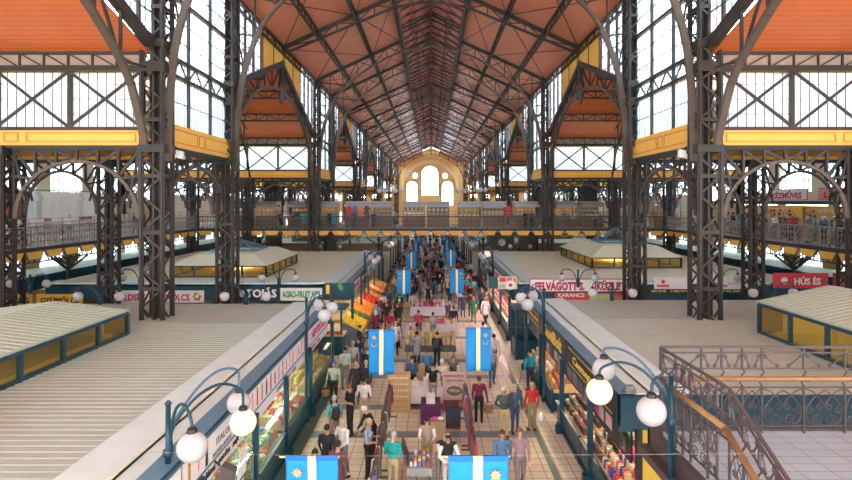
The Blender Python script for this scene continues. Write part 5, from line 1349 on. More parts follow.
# right gallery snack bars
for k in range(5):
    y = 23.5+k*5.6; sn = ['FASÍRT', 'KÜRTŐS', 'LÁNGOS', 'KÉZMŰVES', 'SÖRÖZŐ'][k]
    r = thing('gallery_snack_bar', (26.2, y, 5.4), 'snack bar with a teal canopy on the right gallery, %s from the camera' % ORD[k], 'snack bar', 'snack bars on the right gallery')
    b = MB(); b.box(25.4, 28.8, y-2.6, y+2.6, 7.75, 8.0); b.build('canopy', M['teal'], r)
    b = MB(); b.box(25.5, 26.2, y-2.6, y+2.6, 5.4, 6.4); b.build('counter', cm((.5, .35, .2)), r)
    b = MB(); b.box(28.3, 28.4, y-2.6, y+2.6, 5.4, 7.75); b.build('back_wall', cm((.70, .55, .30)), r)
    for z in (6.6, 7.1, 7.55): b = MB(); b.box(27.9, 28.3, y-2.5, y+2.5, z, z+.04); b.build('shelf', M['lwood'], r)
    b = MB(); b.tube([(26.6, y-2.2, 7.7), (26.6, y+2.2, 7.7)], .04, 6); b.build('tube_lamp', M['warmtube'], r)
    for t, z in enumerate((6.64, 7.14)):
        for j in range(12):
            cc = R_.choice([(.6, .08, .08), (.8, .4, .1), (.75, .72, .7), (.7, .6, .45)]); souvenir('jar', cc, (28.1, y-2.2+j*.4, z), '%s jar on the %s shelf of the %s snack bar, right gallery' % (CNAME[cc], ('low', 'upper')[t], ORD[k]), 'jars in the %s snack bar' % ORD[k])
    if k < 4: sign(1, (25.36, y+.2, 8.45), 4.4, .75, M['signw'] if k % 2 else cm((.72, .35, .3)), [(sn, .55, M['crimson'], 0, 0, .02, 3.4)], 'pink and white sign with crimson letters over the %s snack bar, right gallery' % ORD[k], M['red'], 'aisle')
    b = MB(); b.box(25.3, 25.34, y-1.6, y-.6, 6.9, 7.7); o = b.build('menu_board', M['signy'], None); tag(o, 'yellow menu board hanging at the %s snack bar on the right gallery' % ORD[k], 'board')
# ================================================================ people
def seg_d(P, a, b, ra, rb):
    a = np.array(a); b = np.array(b); ab = b-a; t = np.clip(((P-a)@ab)/max(1e-9, ab@ab), 0, 1)
    return np.linalg.norm(P-(a+t[:, None]*ab), axis=1)-(ra+(rb-ra)*t)
def body(pose):
    """one continuous human figure, 1.72 m, facing -Y; POSE moves the joints"""
    prim = []   # (kind, zone, a, b, ra, rb)
    tilt = pose.get('tilt', 0.0); Rm = Matrix.Rotation(tilt, 3, 'X'); pv = Vector((0, 0, .95))
    up = lambda p: tuple(Rm@(Vector(p)-pv)+pv)
    S = lambda z, a, b, ra, rb: prim.append(('s', z, a, b, ra, rb))
    E = lambda z, c, r: prim.append(('e', z, c, r, 0, 0))
    fem = pose.get('fem', 0)
    E(4, (0, .005, .94), (.165+.01*fem, .125, .13)); E(1, up((0, -.005, 1.06)), (.145, .11, .16)); E(1, up((0, 0, 1.24)), (.168-.012*fem, .115, .19)); E(1, up((0, .01, 1.36)), (.15, .09, .09))
    if fem: E(1, up((.07, -.085, 1.26)), (.065, .05, .06)); E(1, up((-.07, -.085, 1.26)), (.065, .05, .06))
    else: E(1, up((0, -.05, 1.08)), (.12, .09, .12))
    if pose.get('coat'): S(1, (0, .01, 1.0), (0, .01, .72), .17, .19)
    hd = pose.get('head', 0.0)
    S(0, up((0, .015, 1.40)), up((0, .005, 1.52)), .055, .05)
    Hm = Matrix.Rotation(hd, 3, 'X'); hp = Vector((0, .01, 1.50)); hh = lambda p: up(tuple(Hm@(Vector(p)-hp)+hp))
    E(0, hh((0, 0, 1.61)), (.074, .09, .105)); E(0, hh((0, -.03, 1.555)), (.055, .055, .06)); S(0, hh((0, -.085, 1.615)), hh((0, -.105, 1.585)), .012, .016)
    for f in (-1, 1): E(0, hh((f*.077, .01, 1.6)), (.014, .022, .032))
    for f, k in ((-1, 'L'), (1, 'R')):
        hip = (f*.088, 0, .93); kn = pose.get('knee'+k, (0, -.01, .49)); an = pose.get('ank'+k, (0, .01, .085))
        kn = (f*.095+kn[0], kn[1], kn[2]); an = (f*.10+an[0], an[1], an[2])
        S(4, hip, kn, .09, .064); S(5, kn, an, .062, .048)
        fx = f*.03; S(6, (an[0], an[1]+.03, an[2]-.03), (an[0]+fx, an[1]-.15, .035+max(0, an[2]-.1)*.5), .045, .036)
        sh = up((f*.185, .01, 1.385)); el = pose.get('el'+k, (.06, .02, -.29)); wr = pose.get('wr'+k, (.01, -.05, -.25))
        el = (sh[0]+f*el[0], sh[1]+el[1], sh[2]+el[2]); wr = (el[0]+f*wr[0], el[1]+wr[1], el[2]+wr[2])
        S(1, up((f*.09, .01, 1.39)), sh, .065, .062); S(2, sh, el, .058, .044); S(3, el, wr, .042, .030)
        d = (Vector(wr)-Vector(el)).normalized(); side = d.cross(Vector((0, 1, 0) if abs(d.y) < .7 else (1, 0, 0))).normalized()
        pc = Vector(wr)+d*.055
        E(0, tuple(pc), (.036, .036, .042)); S(0, wr, tuple(pc), .024, .028)
        nrm = d.cross(side).normalized(); curl = -nrm if nrm.y > 0 else nrm
        for i in range(4):
            o = (i-1.5)*.019; b0 = pc+d*.03+side*o; ln = (.030, .036, .034, .026)[i]
            b1 = b0+d*ln; b2 = b1+(d*.75+curl*.6).normalized()*ln*.9; S(0, tuple(b0), tuple(b1), .0105, .0100); S(0, tuple(b1), tuple(b2), .0100, .0092)
        t0 = pc-d*.02-side*.028; S(0, tuple(t0), tuple(t0+d*.03-side*.03), .013, .012); 
    mb = MB()
    for kd, z, a, b, ra, rb in prim:
        if kd == 'e': mb.ball(a, b[0], b[1], b[2], 16, 12)
        else:
            A, B = Vector(a), Vector(b); dd = (B-A); L = dd.length; dd.normalize()
            pts = [A-dd*ra*.98, A-dd*ra*.8, A-dd*ra*.45, A, B, B+dd*rb*.45, B+dd*rb*.8, B+dd*rb*.98]; mb.tube(pts, [ra*.15, ra*.6, ra*.9, ra, rb, rb*.9, rb*.6, rb*.15], 12)
    me = bpy.data.meshes.new('tmp'); me.from_pydata(mb.v, [], mb.f); ob = bpy.data.objects.new('tmp', me); COL.objects.link(ob)
    md = ob.modifiers.new('r', 'REMESH'); md.mode = 'VOXEL'; md.voxel_size = .0135; md.use_smooth_shade = True
    ms = ob.modifiers.new('s', 'SMOOTH'); ms.factor = .5; ms.iterations = 2
    dg = bpy.context.evaluated_depsgraph_get(); dg.update(); out = bpy.data.meshes.new_from_object(ob.evaluated_get(dg))
    bpy.data.objects.remove(ob); bpy.data.meshes.remove(me)
    n = len(out.vertices); co = np.empty(n*3); out.vertices.foreach_get('co', co); co = co.reshape(-1, 3)
    nf = len(out.polygons); cen = np.empty(nf*3); out.polygons.foreach_get('center', cen); cen = cen.reshape(-1, 3)
    best = np.full(nf, 9.0); zone = np.zeros(nf, dtype=np.int32)
    for kd, z, a, b, ra, rb in prim:
        if kd == 's': dd = seg_d(cen, a, b, ra, rb)
        else: r = np.array(b); q = (cen-np.array(a))/r; ln = np.linalg.norm(q, axis=1); dd = (ln-1)*np.linalg.norm(cen-np.array(a), axis=1)/np.maximum(ln, 1e-6)
        m_ = dd < best; best[m_] = dd[m_]; zone[m_] = z
    out.materials.clear()
    for k in range(7): out.materials.append(M['white'])
    out.polygons.foreach_set('material_index', zone); out.polygons.foreach_set('use_smooth', [True]*nf)
    z0 = co[:, 2].min(); co[:, 2] -= z0; out.vertices.foreach_set('co', co.ravel()); out.update(); out.name = 'body'
    return out, hh((0, 0, 1.61)), z0, Rm@Hm
def hair_mesh(style, fr_):
    c, z0, Rh = fr_; b = MB(); n, k = 16, 12
    rx, ry, rz = .083, .1, .113
    for i in range(k):
        for j in range(n):
            def pt(i, j, g=1.0):
                ph = PI*i/k; th = 2*PI*j/n; return Vector((rx*g*math.sin(ph)*math.cos(th), ry*g*math.sin(ph)*math.sin(th), rz*g*math.cos(ph)))
            q = [pt(i, j), pt(i+1, j), pt(i+1, j+1), pt(i, j+1)]; m = sum(q, Vector())/4; front = m.y < -.01
            lim = {'short': (.045 if front else -.035), 'long': (.045 if front else -.2), 'bald': 9 if front else .02, 'cap': .03}[style]
            if style == 'bald' and (m.z > .045): continue
            if style == 'bald' and (m.y < .0 or m.z < -.04): continue
            if style != 'bald' and m.z < lim: continue
            if style == 'long' and m.z < -.02 and m.y < .0: continue
            inner = [v*.93 for v in q]
            b.add([tuple(v) for v in q]+[tuple(v) for v in inner], [(0, 1, 2, 3), (7, 6, 5, 4), (0, 4, 5, 1), (1, 5, 6, 2), (2, 6, 7, 3), (3, 7, 4, 0)])
    if style == 'long': b.ball((0, .05, -.10), .075, .045, .15, 12, 8)
    if style == 'cap': b.ball((0, -.09, .035), .06, .06, .012, 12, 6); b.ball((0, 0, .05), .088, .103, .075, 12, 8)
    if style == 'short': b.ball((0, .012, .035), .084, .096, .09, 14, 10)
    if style == 'long': b.ball((0, .012, .03), .086, .1, .092, 14, 10)
    b.v = [tuple(Rh@Vector(v)+Vector(c)-Vector((0, 0, z0))) for v in b.v]
    me = bpy.data.meshes.new('hair'); me.from_pydata(b.v, [], b.f); me.materials.append(M['black']); me.polygons.foreach_set('use_smooth', [True]*len(b.f)); return me
POSES = dict(
 stand=dict(), 
 stand_f=dict(fem=1, elL=(.05, .03, -.28), wrL=(-.02, -.08, -.24)),
 walk=dict(kneeL=(0, -.16, .50), ankL=(0, -.24, .10), kneeR=(0, .02, .48), ankR=(0, .28, .14), elL=(.05, .12, -.26), wrL=(.0, .02, -.25), elR=(.05, -.08, -.27), wrR=(-.02, -.14, -.2)),
 walk_f=dict(fem=1, coat=1, kneeR=(0, -.14, .50), ankR=(0, -.2, .09), kneeL=(0, .03, .48), ankL=(0, .24, .13), elR=(.05, .1, -.26), wrR=(.0, .0, -.25), elL=(.05, -.05, -.27), wrL=(-.02, -.12, -.22)),
 browse=dict(head=-.45, tilt=-.0, elL=(.05, -.02, -.28), wrL=(-.08, -.22, .04), elR=(.05, -.02, -.28), wrR=(-.08, -.22, -.02)),
 browse_f=dict(fem=1, head=.0, elL=(.04, -.04, -.28), wrL=(-.06, -.23, .0), elR=(.04, .0, -.28), wrR=(-.1, -.2, .06)),
 behind=dict(elL=(.09, .10, -.27), wrL=(-.16, .10, -.12), elR=(.09, .10, -.27), wrR=(-.16, .10, -.14)),
 lean=dict(tilt=.42, head=.25, elL=(.03, -.12, -.26), wrL=(-.05, -.16, -.18), elR=(.03, -.10, -.26), wrR=(-.05, -.18, -.16), kneeL=(0, -.03, .49)),
 basket=dict(elL=(.08, .0, -.29), wrL=(.04, -.03, -.26), elR=(.04, .03, -.28), wrR=(.0, -.14, -.22), kneeR=(0, -.08, .5), ankR=(0, -.1, .085)),
 phone=dict(head=.2, elL=(.05, -.06, -.28), wrL=(-.1, -.12, .2), elR=(.05, .02, -.29), wrR=(0, -.06, -.25)),
 coat=dict(coat=1, elL=(.06, .02, -.28), wrL=(-.04, -.14, -.2)),
)
POSES['browse']['head'] = .35; POSES['browse_f']['head'] = .3
BM = {k: body(v) for k, v in POSES.items()}
HM = {}
def eyes_mesh(c, z0, Rh):
    b = MB()
    for f in (-1, 1): b.ball((f*.03, -.083, .01), .011, .008, .008, 8, 6)
    b.v = [tuple(Rh@Vector(v)+Vector(c)-Vector((0, 0, z0))) for v in b.v]
    me = bpy.data.meshes.new('eyes'); me.from_pydata(b.v, [], b.f); me.materials.append(M['black']); return me
SK = [(.55, .33, .23), (.50, .29, .2), (.60, .38, .28), (.42, .24, .16)]
HC = {'brown': (.09, .045, .02), 'dark': (.018, .014, .012), 'grey': (.38, .37, .36), 'white': (.68, .67, .66), 'blond': (.5, .33, .14), 'auburn': (.22, .07, .03)}
PC = 0
def person(pose, x, y, rz, top, bot, hair, style, label, sleeve='long', sleevec=None, sc_=1.0, z=0.0, shoes=(.03, .025, .025), group=None, near=False, lower=None, hatc=None):
    global PC
    me, hc_, z0, Rh = BM[pose]; PC += 1
    o = bpy.data.objects.new('person', me); COL.objects.link(o); o.location = (x, y, z); o.rotation_euler.z = rz; o.scale = (sc_, sc_, sc_)
    sk = cm(SK[PC % 4], .6); tm = cm(top, .85); bm_ = cm(bot, .85); sm = cm(sleevec, .85) if sleevec else tm
    mats = [sk, tm, sm, sm if sleeve == 'long' else sk, bm_, bm_ if lower is None else (sk if lower == 'skin' else cm(lower)), cm(shoes)]
    for i, m_ in enumerate(mats): o.material_slots[i].link = 'OBJECT'; o.material_slots[i].material = m_
    ROOT[o.name] = Vector((x, y, z)); tag(o, label, 'person', group)
    k = (pose, style)
    if k not in HM: HM[k] = hair_mesh(style, (hc_, z0, Rh))
    h = bpy.data.objects.new('cap' if style == 'cap' else 'hair', HM[k]); COL.objects.link(h); h.parent = o
    h.material_slots[0].link = 'OBJECT'; h.material_slots[0].material = cm(hatc if hatc else HC[hair], .7)
    if near:
        kk = (pose, 'eyes')
        if kk not in HM: HM[kk] = eyes_mesh(hc_, z0, Rh)
        e = bpy.data.objects.new('eyes', HM[kk]); COL.objects.link(e); e.parent = o
    return o
def head_at(px, py, h=1.72): d = (H-h)*F/(py-201); return (px-431)*d/F, d
TOC = 0.0; AWAY = PI    # facing the camera / away from it
navy = (.02, .03, .075); black = (.015, .014, .016); grey = (.2, .2, .21); beige = (.48, .36, .22); khaki = (.27, .2, .12); white = (.72, .70, .72); teal = (.02, .28, .27); jeans = (.06, .12, .24)
NEAR = [
 ('basket', 334, 361, TOC, (.33, .37, .30), black, 'grey', 'cap', 'man in a blue cap and pale green jacket holding a wicker basket', dict(hatc=(.03, .1, .45))),
 ('phone', 345, 347, .5, (.35, .50, .44), grey, 'dark', 'short', 'person in a mint green shirt standing near the bare left counter', dict(sleeve='short')),
 ('stand', 353, 341, TOC, (.33, .33, .33), khaki, 'grey', 'short', 'grey-haired man in a grey shirt facing the camera near the fruit corner', {}),
 ('browse', 359, 325, PI*.6, navy, navy, 'dark', 'short', 'person in navy leaning toward the yellow fruit at the stand corner', {}),
 ('coat', 356, 361, AWAY+.3, (.03, .028, .035), black, 'grey', 'bald', 'balding man in a long black coat seen from behind', {}),
 ('walk', 366, 360, AWAY, (.04, .04, .06), (.07, .08, .11), 'grey', 'short', 'grey-haired man in a dark jacket left of the second left flag', {}),
 ('stand_f', 364, 377, AWAY, white, beige, 'dark', 'short', 'woman in a white top and beige trousers seen from behind', dict(sleeve='short')),
 ('browse_f', 350, 384, -.9, black, black, 'auburn', 'long', 'woman with long auburn hair dressed all in black', dict(sleeve='short')),
 ('stand', 334, 395, AWAY+.5, (.12, .33, .36), (.2, .15, .1), 'grey', 'short', 'man in a teal T-shirt carrying a black backpack', dict(sleeve='short')),
 ('behind', 343, 418, PI*.8, white, grey, 'grey', 'short', 'grey-haired man in a white shirt by the left lane', {}),
 ('walk', 327, 424, AWAY, (.02, .02, .03), black, 'dark', 'short', 'person in black walking away beside the left glass counters', {}),
 ('walk_f', 338, 440, AWAY-.2, (.14, .05, .06), (.05, .12, .09), 'dark', 'short', 'person in a dark red jacket near the bottom left flag', {}),
 ('stand', 315, 449, TOC, (.15, .1, .1), black, 'dark', 'short', 'dark-haired person half hidden behind the bottom left flag', {}),
 ('lean', 373, 402, -PI*.35, black, black, 'white', 'short', 'white-haired woman in a black jacket bending over the left rack', dict(sleeve='long')),
 ('browse_f', 368, 418, PI*.45, (.28, .33, .44), black, 'blond', 'short', 'blond woman in a blue-grey T-shirt browsing the left rack', dict(sleeve='short')),
 ('browse', 393, 431, AWAY-.35, (.01, .34, .31), beige, 'grey', 'short', 'grey-haired man in a bright teal shirt and khaki trousers', dict(sleeve='short')),
 ('browse', 427, 416, TOC, (.33, .25, .19), khaki, 'dark', 'short', 'vendor in a beige waistcoat over white sleeves counting in his hands', dict(sleevec=white)),
 ('lean', 441, 426, .5, (.03, .035, .07), grey, 'grey', 'bald', 'balding vendor in a dark waistcoat leaning beside the beige-waistcoat vendor', dict(sleevec=white)),
 ('behind', 448, 432, AWAY+.2, black, (.5, .5, .52), 'dark', 'bald', 'balding vendor in a black waistcoat seen from behind above the right bottom flag', dict(sleevec=white)),
 ('browse', 433, 363, AWAY+.1, black, (.3, .28, .25), 'dark', 'short', 'vendor in black waistcoat and white sleeves standing at the long white table', dict(sleevec=white)),
 ('stand_f', 453, 356, TOC, (.10, .09, .10), black, 'auburn', 'short', 'woman in a dark top and white sleeves behind the poster stand', dict(sleevec=white)),
 ('stand_f', 442, 359, TOC, (.62, .58, .5), beige, 'white', 'short', 'white-haired woman in cream behind the white table', {}),
 ('coat', 417, 331, AWAY, (.24, .27, .32), black, 'dark', 'short', 'person in a long grey coat facing the straw doll table', {}),
 ('browse', 437, 332, AWAY-.3, black, black, 'dark', 'short', 'person in black with a dark backpack at the straw doll table', {}),
 ('browse', 427, 349, TOC, (.04, .18, .36), jeans, 'brown', 'short', 'person in a bright blue shirt behind the wooden board', dict(sleeve='short')),
 ('browse_f', 412, 356, AWAY, (.04, .1, .2), black, 'dark', 'short', 'dark-haired person in a dark blue jacket left of the wooden board', {}),
 ('basket', 479, 376, AWAY, (.17, .02, .06), black, 'brown', 'short', 'woman in a burgundy jacket carrying a wicker basket, seen from behind', {}),
 ('walk', 492, 347, TOC, (.24, .28, .36), jeans, 'grey', 'short', 'man in a grey-blue T-shirt and jeans beside the second right flag', dict(sleeve='short')),
 ('walk', 494, 334, AWAY, (.55, .5, .52), grey, 'dark', 'short', 'person in a pale shirt half hidden by the second right flag', {}),
 ('stand_f', 483, 322, AWAY, (.05, .35, .36), grey, 'dark', 'short', 'person in a turquoise top above the second right flag', {}),
 ('behind', 504, 387, TOC, (.06, .09, .09), beige, 'white', 'cap', 'man in a pale cap and dark green jacket with beige trousers', dict(hatc=(.6, .58, .56))),
 ('stand', 515, 384, .4, (.07, .10, .17), (.04, .07, .15), 'grey', 'short', 'man in a dark blue jacket beside the man in the pale cap', {}),
 ('stand_f', 532, 382, AWAY+.15, (.50, .03, .03), khaki, 'blond', 'short', 'blond person in a red jacket carrying a white bag', {}),
 ('stand', 530, 349, AWAY+.4, (.01, .18, .27), navy, 'dark', 'short', 'cleaner in teal and navy holding a long-handled broom', dict(sleevec=(.02, .35, .45))),
 ('walk_f', 502, 430, TOC, (.08, .17, .32), (.10, .05, .12), 'brown', 'short', 'woman in a blue jacket and plum trousers walking toward the camera', {}),
 ('walk', 520, 428, TOC, (.30, .18, .22), (.19, .14, .16), 'auburn', 'short', 'person in a mauve jacket walking toward the camera on the right', {}),
 ('walk_f', 463, 293, AWAY, (.06, .06, .12), jeans, 'brown', 'short', 'woman in a dark violet top and jeans, left one of the walking couple', {}),
 ('walk', 470.5, 292, AWAY, (.12, .02, .03), navy, 'dark', 'short', 'tall man in a dark red top, right one of the walking couple', {}),
 ('stand', 453.5, 306, AWAY, (.02, .02, .025), grey, 'dark', 'short', 'man in a black jacket at the right end of the white tables', {}),
 ('stand', 448, 301, TOC, (.06, .07, .12), grey, 'grey', 'short', 'grey-haired man in a navy jacket over white sleeves at the white tables', dict(sleevec=white)),
 ('walk', 388.5, 289, AWAY, (.03, .07, .2), (.3, .03, .04), 'auburn', 'short', 'person in a blue jacket and short red trousers by the fruit stand', dict(lower='skin')),
 ('walk', 387, 302, TOC, (.02, .02, .025), black, 'dark', 'short', 'person in black carrying a bag beside the fruit crates', {}),
 ('stand_f', 389.5, 311, TOC, (.32, .02, .05), (.35, .28, .24), 'auburn', 'short', 'woman in a crimson top and pale trousers near the fruit crates', {}),
 ('walk_f', 395.5, 321, TOC, (.58, .57, .62), black, 'blond', 'long', 'woman in a white jacket and black trousers above the second left flag', {}),
 ('stand', 398, 317, .8, (.15, .05, .09), black, 'brown', 'short', 'person in a plum jacket behind the woman in the white jacket', {}),
 ('browse_f', 418.5, 310, TOC, (.5, .05, .1), black, 'dark', 'long', 'long-haired vendor woman in crimson between the white tables', {}),
 ('browse', 433, 312, TOC, (.45, .28, .38), grey, 'dark', 'short', 'vendor in a pink shirt between the white tables', dict(sleeve='short')),
 ('stand_f', 413, 292, AWAY, (.55, .5, .48), (.3, .24, .2), 'dark', 'short', 'person in a pale hat and coat at the left of the hat racks', {}),
 ('stand_f', 428, 285, TOC, (.02, .02, .03), black, 'auburn', 'short', 'auburn-haired person with a dark waistcoat and white sleeves at the textile racks', dict(sleevec=white)),
 ('stand', 435, 279, AWAY, (.04, .16, .3), jeans, 'dark', 'short', 'person in a bright blue jacket behind the textile racks', {}),
]
NP = {}
for q, (ps, px, py, rz, top, bot, hair, st, lab, kw) in enumerate(NEAR):
    sc_ = R_.uniform(.97, 1.03); x, y = head_at(px, py, 1.72*sc_)
    NP[lab] = person(ps, x, y, rz, top, bot, hair, st, lab, sc_=sc_, near=True, **kw)
def hold(lab): return NP[lab].location
# held things
def basket(x, y, z, lab):
    r = thing('wicker_basket', (x, y, z), lab, 'basket')
    b = MB(); b.lathe([(.12, 0), (.16, .04), (.18, .18), (.175, .2), (.16, .17), (.14, .05)], (x, y, z), 12); b.build('bowl', cm((.35, .2, .08)), r, True)
    b = MB(); b.tube([(x-.17*math.cos(t*PI/8), y, z+.19+.2*math.sin(t*PI/8)) for t in range(9)], .012, 5); b.build('handle', cm((.28, .16, .06)), r)
p = hold('man in a blue cap and pale green jacket holding a wicker basket'); basket(p.x-.30, p.y-.05, .38, 'wicker basket held by the man in the blue cap')
p = hold('woman in a burgundy jacket carrying a wicker basket, seen from behind'); basket(p.x+.33, p.y, .38, 'wicker basket carried by the woman in burgundy')
def backpack(x, y, rz, z, lab, col):
    r = thing('backpack', (x, y, z), lab, 'backpack', None, rz); ROOT[r.name] = Vector((0, 0, 0))
    b = MB(); b.ball((0, .19, .0), .15, .1, .23, 12, 8); b.ball((0, .25, -.08), .11, .07, .1, 10, 6); b.build('bag', cm(col), r, True)
    b = MB()
    for f in (-1, 1): b.tube([(f*.1, .16, .18), (f*.12, .02, .25), (f*.12, -.12, .1), (f*.13, -.1, -.1), (f*.12, .12, -.18)], .018, 5)
    b.build('strap', cm(col), r)
for lab, bl, col in (('man in a teal T-shirt carrying a black backpack', 'black backpack on the man in the teal T-shirt', black), ('person in black with a dark backpack at the straw doll table', 'charcoal backpack on the person at the straw doll table', (.05, .05, .055))):
    o = NP[lab]; backpack(o.location.x, o.location.y, o.rotation_euler.z, 1.2, bl, col)
o = NP['blond person in a red jacket carrying a white bag']
r = thing('shopping_bag', (o.location.x+.28, o.location.y-.05, .35), 'white plastic bag hanging from the hand of the person in red', 'bag')
b = MB(); q = r.location; b.ball((q.x, q.y, q.z+.14), .11, .07, .17, 10, 8); b.build('bag', M['white'], r, True); b = MB(); b.tube([(q.x-.06, q.y, q.z+.28), (q.x, q.y, q.z+.42), (q.x+.06, q.y, q.z+.28)], .01, 4); b.build('handle', M['white'], r)
o = NP['cleaner in teal and navy holding a long-handled broom']
r = thing('broom', (o.location.x-.45, o.location.y-.1, 0), 'long-handled dark broom held by the cleaner', 'broom'); q = r.location
b = MB(); b.tube([(q.x-.1, q.y-.1, .1), (q.x+.2, q.y+.05, 1.35)], .012, 6); b.build('stick', M['black'], r); b = MB(); b.box(q.x-.28, q.x+.08, q.y-.15, q.y-.05, 0, .1); b.build('brush_head', cm((.2, .08, .06)), r)
o = NP['person in black carrying a bag beside the fruit crates']; q = o.location
b = MB(); b.prism([(q.x-.42, q.y-.05, .4), (q.x-.24, q.y-.05, .4), (q.x-.26, q.y-.05, .8), (q.x-.4, q.y-.05, .8)], (0, .12, 0)); tag(b.build('shoulder_bag', cm((.03, .03, .035)), None), 'black bag held low by the person in black near the fruit crates', 'bag')
crs = (.45, .04, .1); CNAME[(.3, .04, .22)] = 'purple'; CNAME[(.2, .02, .06)] = 'maroon'; CNAME[(.65, .1, .35)] = 'magenta'; CNAME[(.05, .45, .05)] = 'bright green'
# ---- the crowd
TOPS = {'navy': navy, 'black': black, 'grey': (.22, .22, .24), 'blue': (.04, .12, .32), 'red': (.45, .03, .04), 'white': white, 'green': (.04, .18, .09), 'brown': (.16, .09, .05), 'beige': (.5, .4, .28), 'burgundy': (.2, .02, .06), 'turquoise': (.03, .33, .36), 'pink': (.55, .25, .32), 'charcoal': (.06, .06, .07), 'slate': (.14, .18, .24)}
BOTS = {'black': black, 'blue': jeans, 'grey': grey, 'khaki': khaki, 'navy': navy}
taken = set(); spots_ = [(o.location.x, o.location.y) for o in NP.values()]
TW = ['navy', 'black', 'grey', 'blue', 'charcoal', 'slate', 'black', 'navy', 'white', 'brown', 'burgundy', 'green', 'red', 'beige', 'turquoise', 'pink']
def crowd(n, xr, yr, z, place, avoid=None, face=None, mind=.55, poses=None, group=None, tries=60, fixed=None):
    made = 0; t_ = 0
    while made < n and t_ < n*tries:
        t_ += 1
        if fixed: x, y = fixed[made]
        else:
            x = R_.uniform(*xr); y = R_.uniform(*yr)
            if avoid and avoid(x, y): continue
            if any(abs(x-a) < mind and abs(y-b_) < mind*1.4 for a, b_ in spots_ ): continue
        pl = place(x, y)
        for _ in range(40):
            tp = R_.choice(TW); bt = R_.choice(list(BOTS)); hr = R_.choice(['brown', 'dark', 'dark', 'grey', 'blond', 'white', 'auburn'])
            ps = R_.choice(poses or ['walk', 'walk_f', 'stand', 'stand_f', 'coat', 'browse', 'phone', 'walk'])
            lg = 'long ' if ps.endswith('_f') and R_.random() < .6 else ''
            lab = 'person in %s top, %s trousers, %s%s hair, %s' % (tp, bt, lg, hr, pl)
            if lab not in taken: break
        else: continue
        taken.add(lab); spots_.append((x, y))
        rz = (face if face is not None else (AWAY if R_.random() < .6 else TOC))+R_.uniform(-.5, .5)
        person(ps, x, y, rz, TOPS[tp], BOTS[bt], hr, 'long' if lg else 'short', lab, sc_=R_.uniform(.93, 1.05), z=z, group=group)
        made += 1
    return made
lane = lambda x: 'left lane' if x < -1.7 else ('right lane' if x > 1.8 else 'middle')
zone_ = lambda y: 'before third flags' if y < 40 else ('before the footbridge' if y < 54 else ('under the footbridge' if y < 63 else ('beyond the footbridge' if y < 85 else 'far end')))
cen = lambda x, y: (-1.75 < x < 1.9 and y < 50 and not (50 < y)) or (y < 58 and -1.6 < x < 1.6 and (y % 9) < 2.5) or (y > 58 and -1.4 < x < 1.4 and (y % 9) < 2.5)
crowd(62, (-3.3, 4.1), (41, 56), 0, lambda x, y: '%s %s' % (lane(x), zone_(y)), lambda x, y: (-1.4 < x < 1.4 and y < 47.5) , mind=.5)
crowd(60, (-3.6, 4.1), (56, 75), 0, lambda x, y: '%s %s' % (lane(x), zone_(y)), lambda x, y: False, mind=.55)
crowd(62, (-3.8, 4.1), (75, 118), 0, lambda x, y: '%s %s' % (lane(x), zone_(y)), lambda x, y: False, mind=.6)
crowd(9, (-3.4, -1.9), (33, 41), 0, lambda x, y: 'left lane beside the fruit stand', None, mind=.6)
crowd(4, (2.0, 3.8), (37, 41), 0, lambda x, y: 'right lane beside the meat counters', None, mind=.7)
crowd(4, (-3.7, -2.2), (24, 30), 0, lambda x, y: 'left lane near the bread corner', None, mind=.6)
crowd(46, (23.2, 24.9), (29, 48), 5.4, lambda x, y: 'right gallery by snack bars', None, mind=.33, face=-PI/2, group='people on the right gallery')
crowd(7, (-25.0, -23.2), (25, 50), 5.4, lambda x, y: 'left gallery by dresses', None, mind=.8, face=PI/2)
crowd(16, (-17, 17), (54.6, 55.3), 5.4, lambda x, y: 'on the footbridge, %s half' % ('left' if x < 0 else 'right'), None, mind=.6)
# ================================================================ craft market in the middle of the aisle
def market_table(x0, x1, y0, y1, cloth, lab, zt=.78, drape=.6):
    r = thing('market_table', ((x0+x1)/2, (y0+y1)/2, 0), lab, 'table')
    b = MB(); b.box(x0+.02, x1-.02, y0+.02, y1-.02, zt-.04, zt); b.build('table_top', M['lwood'], r)
    for x in (x0+.07, x1-.07):
        for y in (y0+.07, y1-.07): b = MB(); b.box(x-.02, x+.02, y-.02, y+.02, 0, zt-.04); b.build('leg', M['chrome'], r)
    cl = thing('tablecloth', ((x0+x1)/2, (y0+y1)/2, zt), lab.split(' market table')[0]+' cloth draped over the table'+lab.split(' market table')[1], 'tablecloth')
    b = MB(); b.box(x0, x1, y0, y1, zt+.002, zt+.012); n = 22
    per = []
    for k in range(n): per.append((x0+(x1-x0)*k/n, y0))
    for k in range(n//2): per.append((x1, y0+(y1-y0)*k/(n//2)))
    for k in range(n): per.append((x1-(x1-x0)*k/n, y1))
    for k in range(n//2): per.append((x0, y1-(y1-y0)*k/(n//2)))
    N = len(per); cx, cy = (x0+x1)/2, (y0+y1)/2; vs = []
    for t in (0, 1):
        for k, (x, y) in enumerate(per):
            g = 1+(.03+.025*math.sin(k*1.9))*t; vs.append((cx+(x-cx)*(1+.005)*g, cy+(y-cy)*(1+.005)*g, zt+.01-t*drape))
    m = MB(); m.v = b.v; m.f = b.f; m.m = b.m; m.add(vs, [(k, (k+1) % N, N+(k+1) % N, N+k) for k in range(N)]); m.build('cloth', cm(cloth), cl)
    return r
lav = (.66, .64, .74)
def X_(px, d): return (px-431)*d/F
market_table(-1.42, -.38, 31.2, 32.6, lav, 'pale lavender market table at the front left of the straw doll group')
market_table(-1.4, 1.5, 38.6, 40.0, lav, 'long pale market table across the back of the embroidery stall')
market_table(.35, 1.6, 33.2, 34.4, (.6, .55, .62), 'short pale market table on the right of the embroidery stall')
